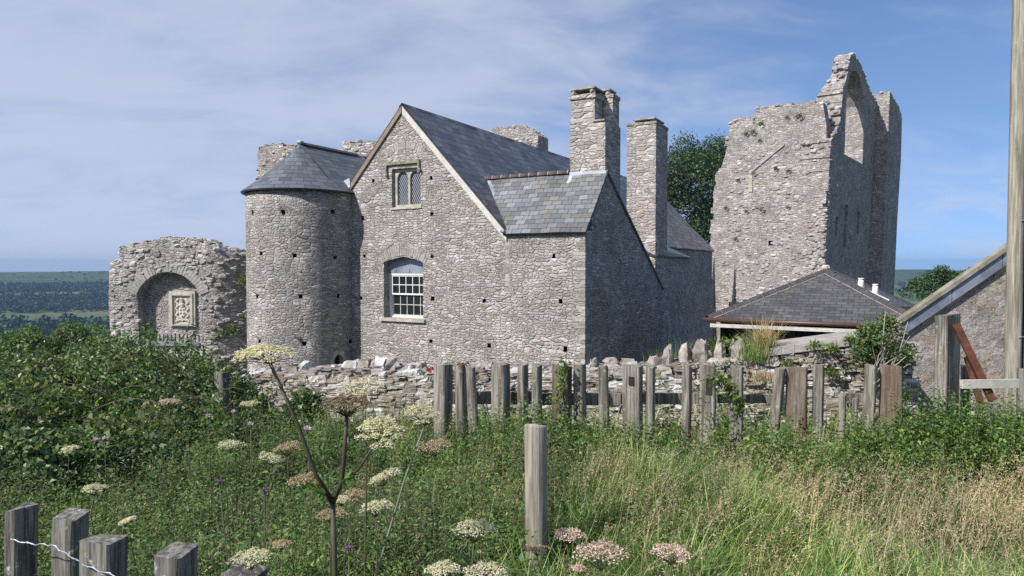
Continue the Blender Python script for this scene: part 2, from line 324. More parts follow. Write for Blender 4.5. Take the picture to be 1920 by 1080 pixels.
class MB:
    """collects polygons with uv and material index in world space"""
    def __init__(s): s.v = []; s.f = []; s.uv = []; s.mi = []; s.sm = []
    def face(s, pts, uv=None, mi=0, sm=False):
        b = len(s.v); s.v += [tuple(map(float, p)) for p in pts]
        s.f.append(tuple(range(b, b+len(pts))))
        s.uv += list(uv) if uv is not None else [(0.0, 0.0)]*len(pts); s.mi.append(mi); s.sm.append(sm)
    def quad(s, a, b, c, d, uv=None, mi=0, sm=False): s.face((a, b, c, d), uv, mi, sm)
    def hexa(s, p, mi=0, uvs=None):
        """p: 8 corners, bottom 0-3 counter-clockwise seen from above, top 4-7"""
        p = [np.asarray(x, float) for x in p]
        for q in ((3, 2, 1, 0), (4, 5, 6, 7), (0, 1, 5, 4), (1, 2, 6, 5), (2, 3, 7, 6), (3, 0, 4, 7)):
            a, b, c, d = (p[i] for i in q)
            w = np.linalg.norm(b-a); h = np.linalg.norm(d-a)
            if uvs is None:
                hz = np.array((b-a)[:2]); 
                u0 = a[0]*.8+a[1]*.6; v0 = a[2]
                uv = ((u0, v0), (u0+w, v0), (u0+w, v0+h), (u0, v0+h))
            else: uv = ((0, 0), (w, 0), (w, h), (0, h))
            s.quad(a, b, c, d, uv, mi)
    def fbox(s, fr, u0, u1, z0, z1, d0, d1, mi=0):
        """box in a wall frame: u along, z up, d = depth behind the face"""
        P = fr
        s.hexa([P(u0, z0, d1), P(u0, z0, d0), P(u1, z0, d0), P(u1, z0, d1)][::1] + [P(u0, z1, d1), P(u0, z1, d0), P(u1, z1, d0), P(u1, z1, d1)], mi)
    def tube(s, pts, rad, n=6, mi=0, caps=True):
        pts = [np.asarray(p, float) for p in pts]
        if not isinstance(rad, (list, tuple)): rad = [rad]*len(pts)
        rings = []
        for i, p in enumerate(pts):
            t = pts[min(i+1, len(pts)-1)] - pts[max(i-1, 0)]; t = t/(np.linalg.norm(t)+1e-9)
            a = np.cross(t, (0, 0, 1.0) if abs(t[2]) < .9 else (1.0, 0, 0)); a /= np.linalg.norm(a); b = np.cross(a, t)
            rings.append([p + rad[i]*(math.cos(2*math.pi*k/n)*a + math.sin(2*math.pi*k/n)*b) for k in range(n)])
        for i in range(len(rings)-1):
            for k in range(n):
                s.quad(rings[i][k], rings[i][(k+1) % n], rings[i+1][(k+1) % n], rings[i+1][k], None, mi, True)
        if caps:
            s.face(rings[0], None, mi); s.face(rings[-1][::-1], None, mi)
    def build(s, name, mats, parent=None):
        off = wloc(parent)
        v = np.array(s.v, float).reshape(-1, 3) - off
        me = bpy.data.meshes.new(name)
        me.from_pydata(v.tolist(), [], s.f)
        ul = me.uv_layers.new(name='UVMap')
        ul.data.foreach_set('uv', np.array(s.uv, np.float32).ravel())
        me.polygons.foreach_set('material_index', np.array(s.mi, np.int32))
        me.polygons.foreach_set('use_smooth', np.array(s.sm, bool))
        if any(s.sm) or True:
            import bmesh
            bm = bmesh.new(); bm.from_mesh(me)
            bmesh.ops.remove_doubles(bm, verts=bm.verts, dist=1e-4)
            bmesh.ops.recalc_face_normals(bm, faces=bm.faces)
            bm.to_mesh(me); bm.free()
        me.update()
        return link(name, me, mats, parent)

def rock(mb, c, sx, sy, sz, mi=0, rot=None, jit=.22, sharp=False):
    """irregular block: a chamfered box with jittered corners"""
    c = np.asarray(c, float); a = random.uniform(0, 6.28) if rot is None else rot
    ca, sa = math.cos(a), math.sin(a)
    def T(x, y, z):
        x *= sx*.5*(1+random.uniform(-jit, jit)); y *= sy*.5*(1+random.uniform(-jit, jit)); z *= sz*.5*(1+random.uniform(-jit, jit))
        return c + np.array((x*ca-y*sa, x*sa+y*ca, z))
    k = .86 if sharp else .62
    lev = [(-1, .93), (-.3, 1.0), (.3, 1.0), (1, .9)] if sharp else [(-1, .72), (-.45, 1.0), (.45, 1.0), (1, .62)]
    rings = []
    for z, sc in lev:
        rings.append([T(x*sc, y*sc, z) for x, y in ((-1, -k), (-k, -1), (k, -1), (1, -k), (1, k), (k, 1), (-k, 1), (-1, k))])
    for i in range(3):
        for j in range(8):
            mb.quad(rings[i][j], rings[i][(j+1) % 8], rings[i+1][(j+1) % 8], rings[i+1][j], None, mi)
    mb.face(rings[0][::-1], None, mi); mb.face(rings[3], None, mi)

def inside(poly, x, y):
    r = False; n = len(poly); j = n-1
    for i in range(n):
        xi, yi = poly[i]; xj, yj = poly[j]
        if (yi > y) != (yj > y) and x < (xj-xi)*(y-yi)/(yj-yi+1e-12)+xi: r = not r
        j = i
    return r
def area(poly): return sum(poly[i-1][0]*poly[i][1]-poly[i][0]*poly[i-1][1] for i in range(len(poly)))*.5
def ccw(poly): return list(poly) if area(poly) > 0 else list(poly)[::-1]
def cdt(outer, holes, grid=None, gridz=None):
    V = []; E = []
    for poly in [outer]+holes:
        b = len(V); n = len(poly); V += [Vector((float(p[0]), float(p[1]))) for p in poly]
        E += [(b+i, b+(i+1) % n) for i in range(n)]
    if grid:
        xs = [p[0] for p in outer]; ys = [p[1] for p in outer]; gz = gridz or grid
        x = min(xs)+grid*.37
        while x < max(xs):
            y = min(ys)+gz*.41
            while y < max(ys):
                if inside(outer, x, y) and not any(inside(h, x, y) for h in holes): V.append(Vector((x, y)))
                y += gz
            x += grid
    vo, eo, fo, *_ = delaunay_2d_cdt(V, E, [], 0, 1e-5)
    vo = [(p.x, p.y) for p in vo]; out = []
    for f in fo:
        cx = sum(vo[i][0] for i in f)/len(f); cy = sum(vo[i][1] for i in f)/len(f)
        if inside(outer, cx, cy) and not any(inside(h, cx, cy) for h in holes):
            ff = list(f)
            if area([vo[i] for i in ff]) < 0: ff.reverse()
            out.append(ff)
    return vo, out
def slab(mb, fr, outer, holes=(), thick=.5, mi=0, hole_mi=1, grid=None, gridz=None, back=True, sm=False):
    """wall: fr(u,z,d)->xyz. holes: (poly, depth or None for right through)"""
    outer = ccw(outer); hp = [ccw(h[0]) for h in holes]
    vo, fo = cdt(outer, hp, grid, gridz)
    for f in fo: mb.face([fr(*vo[i], 0) for i in f], [vo[i] for i in f], mi, sm)
    if back:
        th = [ccw(h[0]) for h in holes if h[1] is None]
        vb, fb = (vo, fo) if len(th) == len(hp) else cdt(outer, th, grid, gridz)
        for f in fb: mb.face([fr(*vb[i], thick) for i in f][::-1], [vb[i] for i in f][::-1], mi)
    n = len(outer)
    for i in range(n):
        a = outer[i]; b = outer[(i+1) % n]
        if abs(a[0]-b[0]) < abs(a[1]-b[1]): uv = ((a[0], a[1]), (b[0], b[1]), (b[0]+thick, b[1]), (a[0]+thick, a[1]))
        else: uv = ((a[0], a[1]), (b[0], b[1]), (b[0], b[1]+thick), (a[0], a[1]+thick))
        mb.quad(fr(*a, 0), fr(*b, 0), fr(*b, thick), fr(*a, thick), uv, mi)
    for h, (poly, dep) in zip(hp, holes):
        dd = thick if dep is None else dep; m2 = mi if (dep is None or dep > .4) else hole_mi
        n = len(h)
        for i in range(n):
            a = h[i]; b = h[(i+1) % n]
            uv = ((a[0], a[1]), (b[0], b[1]), (b[0]+dd*(abs(a[0]-b[0]) < abs(a[1]-b[1])), b[1]+dd*(abs(a[0]-b[0]) >= abs(a[1]-b[1]))), (a[0]+dd*(abs(a[0]-b[0]) < abs(a[1]-b[1])), a[1]+dd*(abs(a[0]-b[0]) >= abs(a[1]-b[1]))))
            mb.quad(fr(*b, 0), fr(*a, 0), fr(*a, dd), fr(*b, dd), (uv[1], uv[0], uv[3], uv[2]), m2)
        if dep is not None:
            v2, f2 = cdt(h, [])
            for f in f2: mb.face([fr(*v2[i], dd) for i in f], [v2[i] for i in f], m2)
def flat_frame(O, U, N):
    O = np.asarray(O, float); U = np.asarray(U, float); N = np.asarray(N, float)
    def fr(u, z, d): return np.array((O[0]+U[0]*u-N[0]*d, O[1]+U[1]*u-N[1]*d, z))
    return fr
def unpix(O, U, N):
    """pixel -> (u, z) on the wall plane through O"""
    O = np.asarray(O, float); U = np.asarray(U, float)
    def f(px, py):
        p = hit(px, py, O, N); return (float(np.dot(p-O, U)), float(p[2]))
    return f
def rect(u0, u1, z0, z1): return [(u0, z0), (u1, z0), (u1, z1), (u0, z1)]
def sq(f, px, py, w=.12, h=.12):
    u, z = f(px, py); w *= random.uniform(.85, 1.25); h *= random.uniform(.85, 1.25); j = .02
    return [(u-w/2+random.uniform(-j, j), z-h/2), (u+w/2, z-h/2+random.uniform(-j, j)), (u+w/2+random.uniform(-j, j), z+h/2), (u-w/2, z+h/2+random.uniform(-j, j))]
def ragged(pts, step=.28, amp=.09, closed=False):
    """stair-stepped broken edge through the points"""
    out = []
    for a, b in zip(pts[:-1], pts[1:]):
        a = np.array(a, float); b = np.array(b, float); L = np.linalg.norm(b-a); n = max(1, int(round(L/step)))
        t = (b-a)/max(L, 1e-6); nn = np.array((-t[1], t[0]))
        cuts = [0]+sorted((i+random.uniform(-.3, .3))/n for i in range(1, n))+[1]
        for k in range(n):
            o = random.uniform(-amp, amp)
            out.append(tuple(a+(b-a)*(cuts[k]+.02/n)+nn*o)); out.append(tuple(a+(b-a)*(cuts[k+1]-.02/n)+nn*(o+random.uniform(-.02, .02))))
    return out
def arch(uc, zs, hw, rise, n=14):
    """points of a segmental arch from right springing to left"""
    rr = (hw*hw+rise*rise)/(2*rise); a0 = math.asin(min(1, hw/rr)) if rise <= hw else math.pi/2
    zc = zs+rise-rr
    return [(uc+rr*math.sin(a), zc+rr*math.cos(a)) for a in np.linspace(a0, -a0, n)]
def tudor(uc, zs, hw, rise):
    return [(uc+hw, zs), (uc+hw*.93, zs+rise*.26), (uc+hw*.62, zs+rise*.58), (uc, zs+rise), (uc-hw*.62, zs+rise*.58), (uc-hw*.93, zs+rise*.26), (uc-hw, zs)]
def voussoirs(mb, fr, uc, zs, hw, rise, depth=.25, n=17, proud=.012, inn=.10):
    rr = (hw*hw+rise*rise)/(2*rise); a0 = math.asin(min(1, hw/rr)); zc = zs+rise-rr
    for i in range(n):
        a1 = -a0*1.06+2*a0*1.06*i/n; a2 = -a0*1.06+2*a0*1.06*(i+.86)/n
        r1 = rr+.004; r2 = rr+depth*random.uniform(.8, 1.15); p = proud*random.uniform(.4, 1.6)
        q = [(uc+r1*math.sin(a1), zc+r1*math.cos(a1)), (uc+r1*math.sin(a2), zc+r1*math.cos(a2)), (uc+r2*math.sin(a2), zc+r2*math.cos(a2)), (uc+r2*math.sin(a1), zc+r2*math.cos(a1))]
        mb.hexa([fr(*q[0], inn), fr(*q[0], -p), fr(*q[1], -p), fr(*q[1], inn), fr(*q[3], inn), fr(*q[3], -p), fr(*q[2], -p), fr(*q[2], inn)])
def plane_slab(mb, pts, thick, uax, mi=0, origin=None):
    """roof sheet: coplanar points (anticlockwise seen from above), thickness below"""
    P = [np.asarray(p, float) for p in pts]
    n = np.cross(P[1]-P[0], P[2]-P[0]); n /= np.linalg.norm(n)
    if n[2] < 0: P.reverse(); n = -n
    u = np.asarray(uax, float); u = u/np.linalg.norm(u); v = np.cross(n, u)
    o = P[0] if origin is None else np.asarray(origin)
    uv = [(float(np.dot(p-o, u)), float(np.dot(p-o, v))) for p in P]
    Q = [p-n*thick for p in P]
    mb.face(P, uv, mi); mb.face(Q[::-1], uv[::-1], mi)
    for i in range(len(P)):
        j = (i+1) % len(P); mb.quad(P[j], P[i], Q[i], Q[j], None, mi)
    return n

def sag_patch(mb, q, nu, nv, amp, sag, lift=.012, seed=0.0, mi=0):
    """uneven old roof surface over the quad q (eave start, eave end, ridge end, ridge start)"""
    q = [np.asarray(p, float) for p in q]; n = np.cross(q[1]-q[0], q[3]-q[0]); n /= np.linalg.norm(n); n = n if n[2] > 0 else -n
    u = (q[1]-q[0])/np.linalg.norm(q[1]-q[0]); v = np.cross(n, u)
    if np.dot(v, q[3]-q[0]) < 0: v = -v
    def pt(i, j):
        s_, t = i/nu, j/nv; p = (q[0]*(1-s_)+q[1]*s_)*(1-t)+(q[3]*(1-s_)+q[2]*s_)*t
        a, c = float(np.dot(p-q[0], u)), float(np.dot(p-q[0], v))
        h = amp*(math.sin(a*1.9+seed)*math.cos(c*1.4+seed)+.7*math.sin(a*4.3-c*2.2+seed*2))-sag*math.sin(math.pi*t)*(.6+.4*math.sin(a*.8+seed))
        return p+n*(lift+h), (a, c)
    for i in range(nu):
        for j in range(nv):
            k = [pt(i, j), pt(i+1, j), pt(i+1, j+1), pt(i, j+1)]; mb.quad(*[x[0] for x in k], [x[1] for x in k], mi, True)
def fbm_(x, y): return (np.sin(x*2.1+y*1.3)+np.sin(-x*1.4+y*3.1+2)+.6*np.sin(x*5.2+y*4.1+1)+.5*np.sin(x*9.1-y*7.3))/3.1
# ---- masses of leaves and blades (numpy)
def mass(name, V, k, mat, parent=None, quads=None):
    """V: (n*k,3) vertices; quads: list of index tuples inside each group of k"""
    V = np.asarray(V, np.float32).reshape(-1, 3); n = len(V)//k
    q = np.array(quads or [(0, 1, 2, 3)], np.int32)
    idx = (np.arange(n, dtype=np.int32)[:, None, None]*k + q[None]).reshape(-1)
    nf = n*len(q)
    V = V - wloc(parent).astype(np.float32)
    me = bpy.data.meshes.new(name)
    me.vertices.add(len(V)); me.vertices.foreach_set('co', V.ravel())
    me.loops.add(len(idx)); me.loops.foreach_set('vertex_index', idx)
    me.polygons.add(nf); me.polygons.foreach_set('loop_start', np.arange(nf, dtype=np.int32)*4)
    me.update(calc_edges=True)
    return link(name, me, mat, parent)
def unit(v): return v/(np.linalg.norm(v, axis=-1, keepdims=True)+1e-9)
def leaf_verts(P, A, N, L, W, fold=.25, curl=.15):
    """diamond leaves: P base points, A axis, N face normal"""
    A = unit(A); B = unit(np.cross(N, A)); N = unit(np.cross(A, B))
    L = np.asarray(L).reshape(-1, 1); W = np.asarray(W).reshape(-1, 1)
    mid = P+A*L*.45
    v = np.stack([P, mid+B*W*.5+N*W*fold, P+A*L-N*L*curl, mid-B*W*.5+N*W*fold], 1)
    return v.reshape(-1, 3)
def rvec(n): return unit(RNG.normal(size=(n, 3)))
def blades(P, H, W, lean, az_=None):
    """curved grass blades of 6 vertices"""
    n = len(P); a = RNG.uniform(0, 2*np.pi, n) if az_ is None else az_
    d = np.stack([np.cos(a), np.sin(a), np.zeros(n)], 1); b = np.stack([-np.sin(a), np.cos(a), np.zeros(n)], 1)
    H = H[:, None]; W = W[:, None]; lean = lean[:, None]; z = np.array((0, 0, 1.0))
    mid = P+z*H*.58+d*lean*H*.32; tip = P+z*H*(1-.25*lean**2)+d*lean*H
    return np.stack([P-b*W*.5, P+b*W*.5, mid+b*W*.42, mid-b*W*.42, tip+b*W*.06, tip-b*W*.06], 1).reshape(-1, 3), tip, d
BQ = [(0, 1, 2, 3), (3, 2, 4, 5)]

# ------------------------------------------------------------------ light, sky, air
SUN_AZ, SUN_EL = -52.0, 42.0
sdir = np.array((math.sin(R(SUN_AZ))*math.cos(R(SUN_EL)), -math.cos(R(SUN_AZ))*math.cos(R(SUN_EL)), math.sin(R(SUN_EL))))
sl = bpy.data.lights.new('sun', 'SUN'); sl.energy = 4.8; sl.angle = R(.53); sl.color = (1.0, .955, .90)
so = bpy.data.objects.new('sun', sl); COL.objects.link(so)
so.rotation_euler = Vector(-sdir).to_track_quat('-Z', 'Y').to_euler(); so.location = (-20, -20, 30)
W = bpy.data.worlds.new('World'); scn.world = W; W.use_nodes = True
nt = W.node_tree; nt.nodes.clear()
sky = nd(nt, 'ShaderNodeTexSky', {'sky_type': 'NISHITA', 'sun_disc': False, 'sun_elevation': R(SUN_EL), 'sun_rotation': math.atan2(sdir[0], sdir[1]),
                                  'altitude': 100, 'air_density': 1.0, 'dust_density': .4, 'ozone_density': 2.2})
tc = nd(nt, 'ShaderNodeTexCoord'); g = tc.outputs['Generated']
sv = nd(nt, 'ShaderNodeSeparateXYZ', None, i0=g)
lift = mth(nt, 'ADD', mth(nt, 'MULTIPLY', mth(nt, 'MAXIMUM', sv.outputs[2], 0.0), .85), .17)
nt.links.new(nd(nt, 'ShaderNodeCombineXYZ', None, i0=sv.outputs[0], i1=sv.outputs[1], i2=lift).outputs[0], sky.inputs[0])
s = nd(nt, 'ShaderNodeSeparateXYZ', None, i0=g)
zz = mth(nt, 'ADD', mth(nt, 'MAXIMUM', s.outputs[2], 0.0), .30)
px_ = mth(nt, 'DIVIDE', s.outputs[0], zz); py_ = mth(nt, 'DIVIDE', s.outputs[1], zz)
# cloud sheet: streaks drawn out across the view
cv = nd(nt, 'ShaderNodeCombineXYZ', None, i0=mth(nt, 'ADD', mth(nt, 'MULTIPLY', px_, .62), mth(nt, 'MULTIPLY', py_, .22)), i1=mth(nt, 'ADD', mth(nt, 'MULTIPLY', py_, .9), mth(nt, 'MULTIPLY', px_, -.18))).outputs[0]
big = noise(nt, vmth(nt, 'ADD', cv, (3.7, 1.9, 0)), 1.2, 4, .55).outputs[0]
warp = vmth(nt, 'ADD', cv, vmth(nt, 'MULTIPLY', noise(nt, cv, 1.6, 3).outputs['Color'], (.7, .5, 0)))
wisp = noise(nt, vmth(nt, 'MULTIPLY', warp, (1.0, 1.25, 1)), 3.4, 7, .60).outputs[0]
side = smooth(nt, s.outputs[0], -.35, .5, .16, -.15)          # more cloud to the west
cl = mth(nt, 'ADD', mth(nt, 'ADD', mth(nt, 'MULTIPLY', big, .85), mth(nt, 'MULTIPLY', wisp, .72)), side)
cl = smooth(nt, cl, .50, 1.02)
# small heaps low over the horizon
hv = nd(nt, 'ShaderNodeCombineXYZ', None, i0=mth(nt, 'MULTIPLY', s.outputs[0], 9.0), i1=mth(nt, 'MULTIPLY', s.outputs[1], 9.0), i2=mth(nt, 'MULTIPLY', s.outputs[2], 24.0)).outputs[0]
hp = smooth(nt, noise(nt, hv, 1.3, 5, .55).outputs[0], .52, .68)
hp = mth(nt, 'MULTIPLY', mth(nt, 'MULTIPLY', hp, smooth(nt, s.outputs[2], .01, .05)), smooth(nt, s.outputs[2], .18, .08))
cl = mth(nt, 'MAXIMUM', mth(nt, 'MULTIPLY', cl, .72), mth(nt, 'MULTIPLY', hp, .4))
skyc = mixc(nt, 1.0, sky.outputs[0], (1.06, 1.14, 1.27), 'MULTIPLY')
cc = mixc(nt, cl, skyc, (5.0, 5.35, 6.45))
bg = nd(nt, 'ShaderNodeBackground', None, Color=cc, Strength=.097)
wo = nd(nt, 'ShaderNodeOutputWorld'); nt.links.new(bg.outputs[0], wo.inputs[0])
scn.view_settings.view_transform = 'Standard'; scn.view_settings.look = 'None'
scn.view_settings.exposure = 0.42; scn.view_settings.gamma = 1.0
scn.cycles.max_bounces = 6; scn.cycles.diffuse_bounces = 3; scn.cycles.glossy_bounces = 2; scn.cycles.transmission_bounces = 4; scn.cycles.volume_bounces = 0
scn.cycles.use_denoising = False

# ------------------------------------------------------------------ ground
PR = [(0, 0), (6.5, 0), (8.5, -.12), (13, -.9), (20, -1.9), (30, -3.0), (60, -7), (100, -14), (300, -38), (500, -46), (650, -45), (770, -41.5), (1000, -33), (1250, -27), (1800, -9.5), (2050, -11), (2600, -50), (4200, -200)]
def gz(x, y):
    r = np.hypot(x, y); z = np.interp(r, [p[0] for p in PR], [p[1] for p in PR])
    far = np.clip((r-60)/240, 0, 1)
    z = z + far*(np.sin(x*.0061+1.3)*2.2 + np.sin(x*.017+y*.006)*.9)*np.clip((2300-r)/600, 0, 1)
    a = np.arctan2(x, y)
    z = z + np.clip((r-500)/1300, 0, 1)*np.clip((2300-r)/400, 0, 1)*(np.interp(a, [-.75, -.64, -.5, .3, .52, .56, .62, .75], [-3, -1.5, 1.2, 0, 4, 3.0, -4, -10]))
    near = np.clip(1-r/40, 0, 1)
    return z + near*.05*(np.sin(x*1.7+.4)*np.cos(y*1.3)+.6*np.sin(x*3.1-y*2.3))
rr = np.concatenate([[.01], np.geomspace(.6, 2500, 150)]); aa = np.linspace(0, 2*np.pi, 241)[:-1]
RR, AA = np.meshgrid(rr, aa, indexing='ij'); X = RR*np.sin(AA); Y = RR*np.cos(AA); Z = gz(X, Y)
V = np.stack([X, Y, Z], -1).reshape(-1, 3); n2 = len(aa)
fs = []
for i in range(len(rr)-1):
    for j in range(n2):
        fs.append((i*n2+j, (i+1)*n2+j, (i+1)*n2+(j+1) % n2, i*n2+(j+1) % n2))
me = bpy.data.meshes.new('ground'); me.from_pydata(V.tolist(), [], fs); me.polygons.foreach_set('use_smooth', [True]*len(fs)); me.update()
m, nt = new_mat('meadow ground')
geo = nd(nt, 'ShaderNodeNewGeometry'); P = geo.outputs['Position']
c = ramp(nt, noise(nt, P, 3.0, 5, .65).outputs[0], [(.3, (.028, .030, .014)), (.5, (.05, .06, .022)), (.7, (.085, .075, .04))])
fieldc = ramp(nt, noise(nt, vmth(nt, 'MULTIPLY', P, (.0032, .0075, 0)), 1.0, 2).outputs[0], [(.35, (.075, .105, .04)), (.5, (.12, .14, .06)), (.62, (.16, .155, .075)), (.7, (.09, .12, .045))])
hillc = ramp(nt, noise(nt, P, .02, 5, .65).outputs[0], [(.35, (.03, .05, .02)), (.55, (.055, .078, .03)), (.7, (.08, .10, .042))])
ln = nd(nt, 'ShaderNodeVectorMath', {'operation': 'LENGTH'}, i0=P).outputs['Value']
far = mixc(nt, smooth(nt, ln, 1180, 1320), fieldc, hillc)
finish(nt, mixc(nt, smooth(nt, ln, 40, 160), c, far), .95, noise(nt, P, 8, 4).outputs[0], .04, 1.0, .1)
tag(link('ground', me, m, None), kind='structure', label='rough meadow ground falling away to a wooded valley and low hills', cat='ground')

def wood_band(n, r0, r1, a0, a1, size):
    a = RNG.uniform(a0, a1, n); r = np.sqrt(RNG.uniform(r0**2, r1**2, n)); x = r*np.sin(a); y = r*np.cos(a)
    keep = (np.sin(x*.013+y*.009)+np.sin(x*.031-y*.02+2)) > -1.45
    x, y = x[keep], y[keep]; h = RNG.uniform(.6, 1.15, len(x))*size; z = gz(x, y)
    k = 34
    d = rvec(len(x)*k); d[:, 2] = np.abs(d[:, 2])*1.1-.25
    c = np.repeat(np.stack([x, y, z+h*.45], 1), k, 0); hh = np.repeat(h, k)
    P = c + d*(hh*.55)[:, None]*RNG.uniform(.75, 1.05, (len(d), 1))
    return leaf_verts(P, unit(rvec(len(d))+d*.3), unit(d+.5*rvec(len(d))), hh*.38, hh*.34)
L0, L1 = -.80, -.45
wv = np.concatenate([wood_band(420, 330, 560, L0, L1, 8), wood_band(260, 575, 640, L0, L1, 10), wood_band(1500, 790, 975, L0, L1, 6), wood_band(60, 985, 1055, L0, L1, 6),
                     wood_band(1300, 1075, 1230, L0, L1, 7), wood_band(90, 1300, 1700, L0, L1, 4), wood_band(120, 900, 1300, .46, .66, 6)])
G['wood'] = leaf_mat('woodland leaves', [(0, (.010, .022, .010)), (.6, (.024, .045, .017)), (1, (.04, .062, .024))], .1, .7, .4, .03)
tag(mass('distant_woodland', wv, 4, G['wood']), 'dark broadleaf woodland covering the far valley and hillside', 'woodland', kind='stuff')

hz = MB(); hb = 2560
hz.hexa([(-hb, -hb, -260), (hb, -hb, -260), (hb, hb, -260), (-hb, hb, -260), (-hb, -hb, 24), (hb, -hb, 24), (hb, hb, 24), (-hb, hb, 24)])
m, nt = new_mat('air')
pv = nd(nt, 'ShaderNodeVolumePrincipled', None, Color=(.25, .42, .66, 1), Density=.00030, Anisotropy=.1)
o_ = nd(nt, 'ShaderNodeOutputMaterial'); nt.links.new(pv.outputs[0], o_.inputs['Volume'])
tag(hz.build('haze', m), kind='stuff', label='thin blue summer haze over the valley', cat='haze')

# ------------------------------------------------------------------ the house
T = 29.5
C = at(1097, 500, 20.0); C[2] = 0
Lw = np.array((-math.cos(R(T)), math.sin(R(T)), 0)); Dv = np.array((math.sin(R(T)), math.cos(R(T)), 0)); Nf = -Dv; Nr = -Lw
def Hh(w, v, z): return C + Lw*w + Dv*v + np.array((0, 0, z))
fF = flat_frame(C, Lw, Nf); uF = unpix(C, Lw, Nf)
GB = -3.6
house = thing('stone_house', 'long rubble stone house with slate roof, front gable, round stair tower and tall chimneys', 'house', Hh(3, 2, -2))
RIDGE_W, RIDGE_Z = uF(755, 193); RIDGE_Z -= .05
EW, EZ = uF(950, 432); LE = 2*RIDGE_W-EW
PT = (RIDGE_Z-EZ)/(RIDGE_W-EW)
ZL = uF(664, 340)[1]; LWm = RIDGE_W+(RIDGE_Z-ZL)/PT
FAR = 27.0
def mz(w): return RIDGE_Z-abs(w-RIDGE_W)*PT          # main roof height
holes = [(sq(uF, *p), .22) for p in ((700, 339), (808, 333), (680, 409), (810, 401), (683, 480), (810, 480), (677, 559), (811, 560), (908, 564), (1051, 565), (808, 640), (917, 648), (1060, 655), (1038, 480))]
# sash window opening
sx0, sz0 = uF(720, 597); sx1, sz1 = uF(793, 493); sxa, sza = uF(755, 482)
sz0 = uF(757, 597)[1]
shw = (sx0-sx1)/2; suc = (sx0+sx1)/2; szs = uF(757, 494)[1]
sash_open = [(sx1, sz0), (sx0, sz0)] + tudor(suc, szs, shw, sza-szs+.02)
holes.append((sash_open, None))
# two-light window opening
ux0, uz0 = uF(735, 387); ux1, uz1 = uF(789, 314); uz0 = uF(762, 388)[1]; uz1 = uF(762, 315)[1]
up_open = rect(ux1, ux0, uz0, uz1)
holes.append((up_open, None))
fw = MB()
outer = [(0, GB), (0, EZ-.06), (EW, EZ-.06), (RIDGE_W, RIDGE_Z-.08), (LWm+.35, mz(LWm+.35)-.08), (LWm+.35, GB)]
slab(fw, fF, outer, holes, .5)
fw.build('wall', [M['house'], M['hole']], house)
# voussoir arches set in the gable
va = MB()
voussoirs(va, fF, suc, szs+.02, shw*1.02, sza-szs+.03, .30, 21)
a0, a1 = uF(728, 293), uF(790, 289); ah = abs(a0[0]-a1[0])/2
va.build('relieving_arch', M['vous'], house); va = MB()
voussoirs(va, fF, (a0[0]+a1[0])/2, (a0[1]+a1[1])/2, ah, .22, .26, 17, inn=.006)
va.build('relieving_arch', M['vous'], house)
qm, nt = new_mat('quoin stone')
geo = nd(nt, 'ShaderNodeNewGeometry'); o = nd(nt, 'ShaderNodeTexCoord').outputs['Object']
c = ramp(nt, geo.outputs['Random Per Island'], [(0, (.24, .22, .20)), (.5, (.335, .31, .285)), (1, (.45, .43, .40))]); n1 = noise(nt, o, 22, 5, .7).outputs[0]
k = nd(nt, 'ShaderNodeMapRange', None, i0=n1, i1=.25, i2=.75, i3=.5, i4=1.45).outputs[0]
c = mixc(nt, 1.0, c, nd(nt, 'ShaderNodeCombineColor', None, i0=k, i1=k, i2=k).outputs[0], 'MULTIPLY'); finish(nt, c, .93, n1, .035, 1.0, .12)
b = MB(); z = GB
while z < EZ-.3:
    h_ = random.uniform(.08, .18); a_, c_ = (random.uniform(.22, .40), random.uniform(.12, .2)) if random.random() < .5 else (random.uniform(.1, .2), random.uniform(.24, .4))
    e_ = random.uniform(.004, .016); b.hexa([Hh(-e_, c_, z), Hh(-e_, -e_, z), Hh(a_, -e_, z), Hh(a_, c_, z), Hh(-e_, c_, z+h_-.014), Hh(-e_, -e_, z+h_-.014), Hh(a_, -e_, z+h_-.014), Hh(a_, c_, z+h_-.014)]); z += h_
b.build('quoins', qm, house); b = MB(); z = EZ-1.9
while z < EZ-.25:
    h_ = random.uniform(.09, .18); a_ = random.uniform(.08, .2); b.hexa([Hh(EW-a_, .05, z), Hh(EW-a_, -.006, z), Hh(EW+a_*.5, -.006, z), Hh(EW+a_*.5, .05, z), Hh(EW-a_, .05, z+h_-.016), Hh(EW-a_, -.006, z+h_-.016), Hh(EW+a_*.5, -.006, z+h_-.016), Hh(EW+a_*.5, .05, z+h_-.016)]); z += h_
b.build('quoins', qm, house)
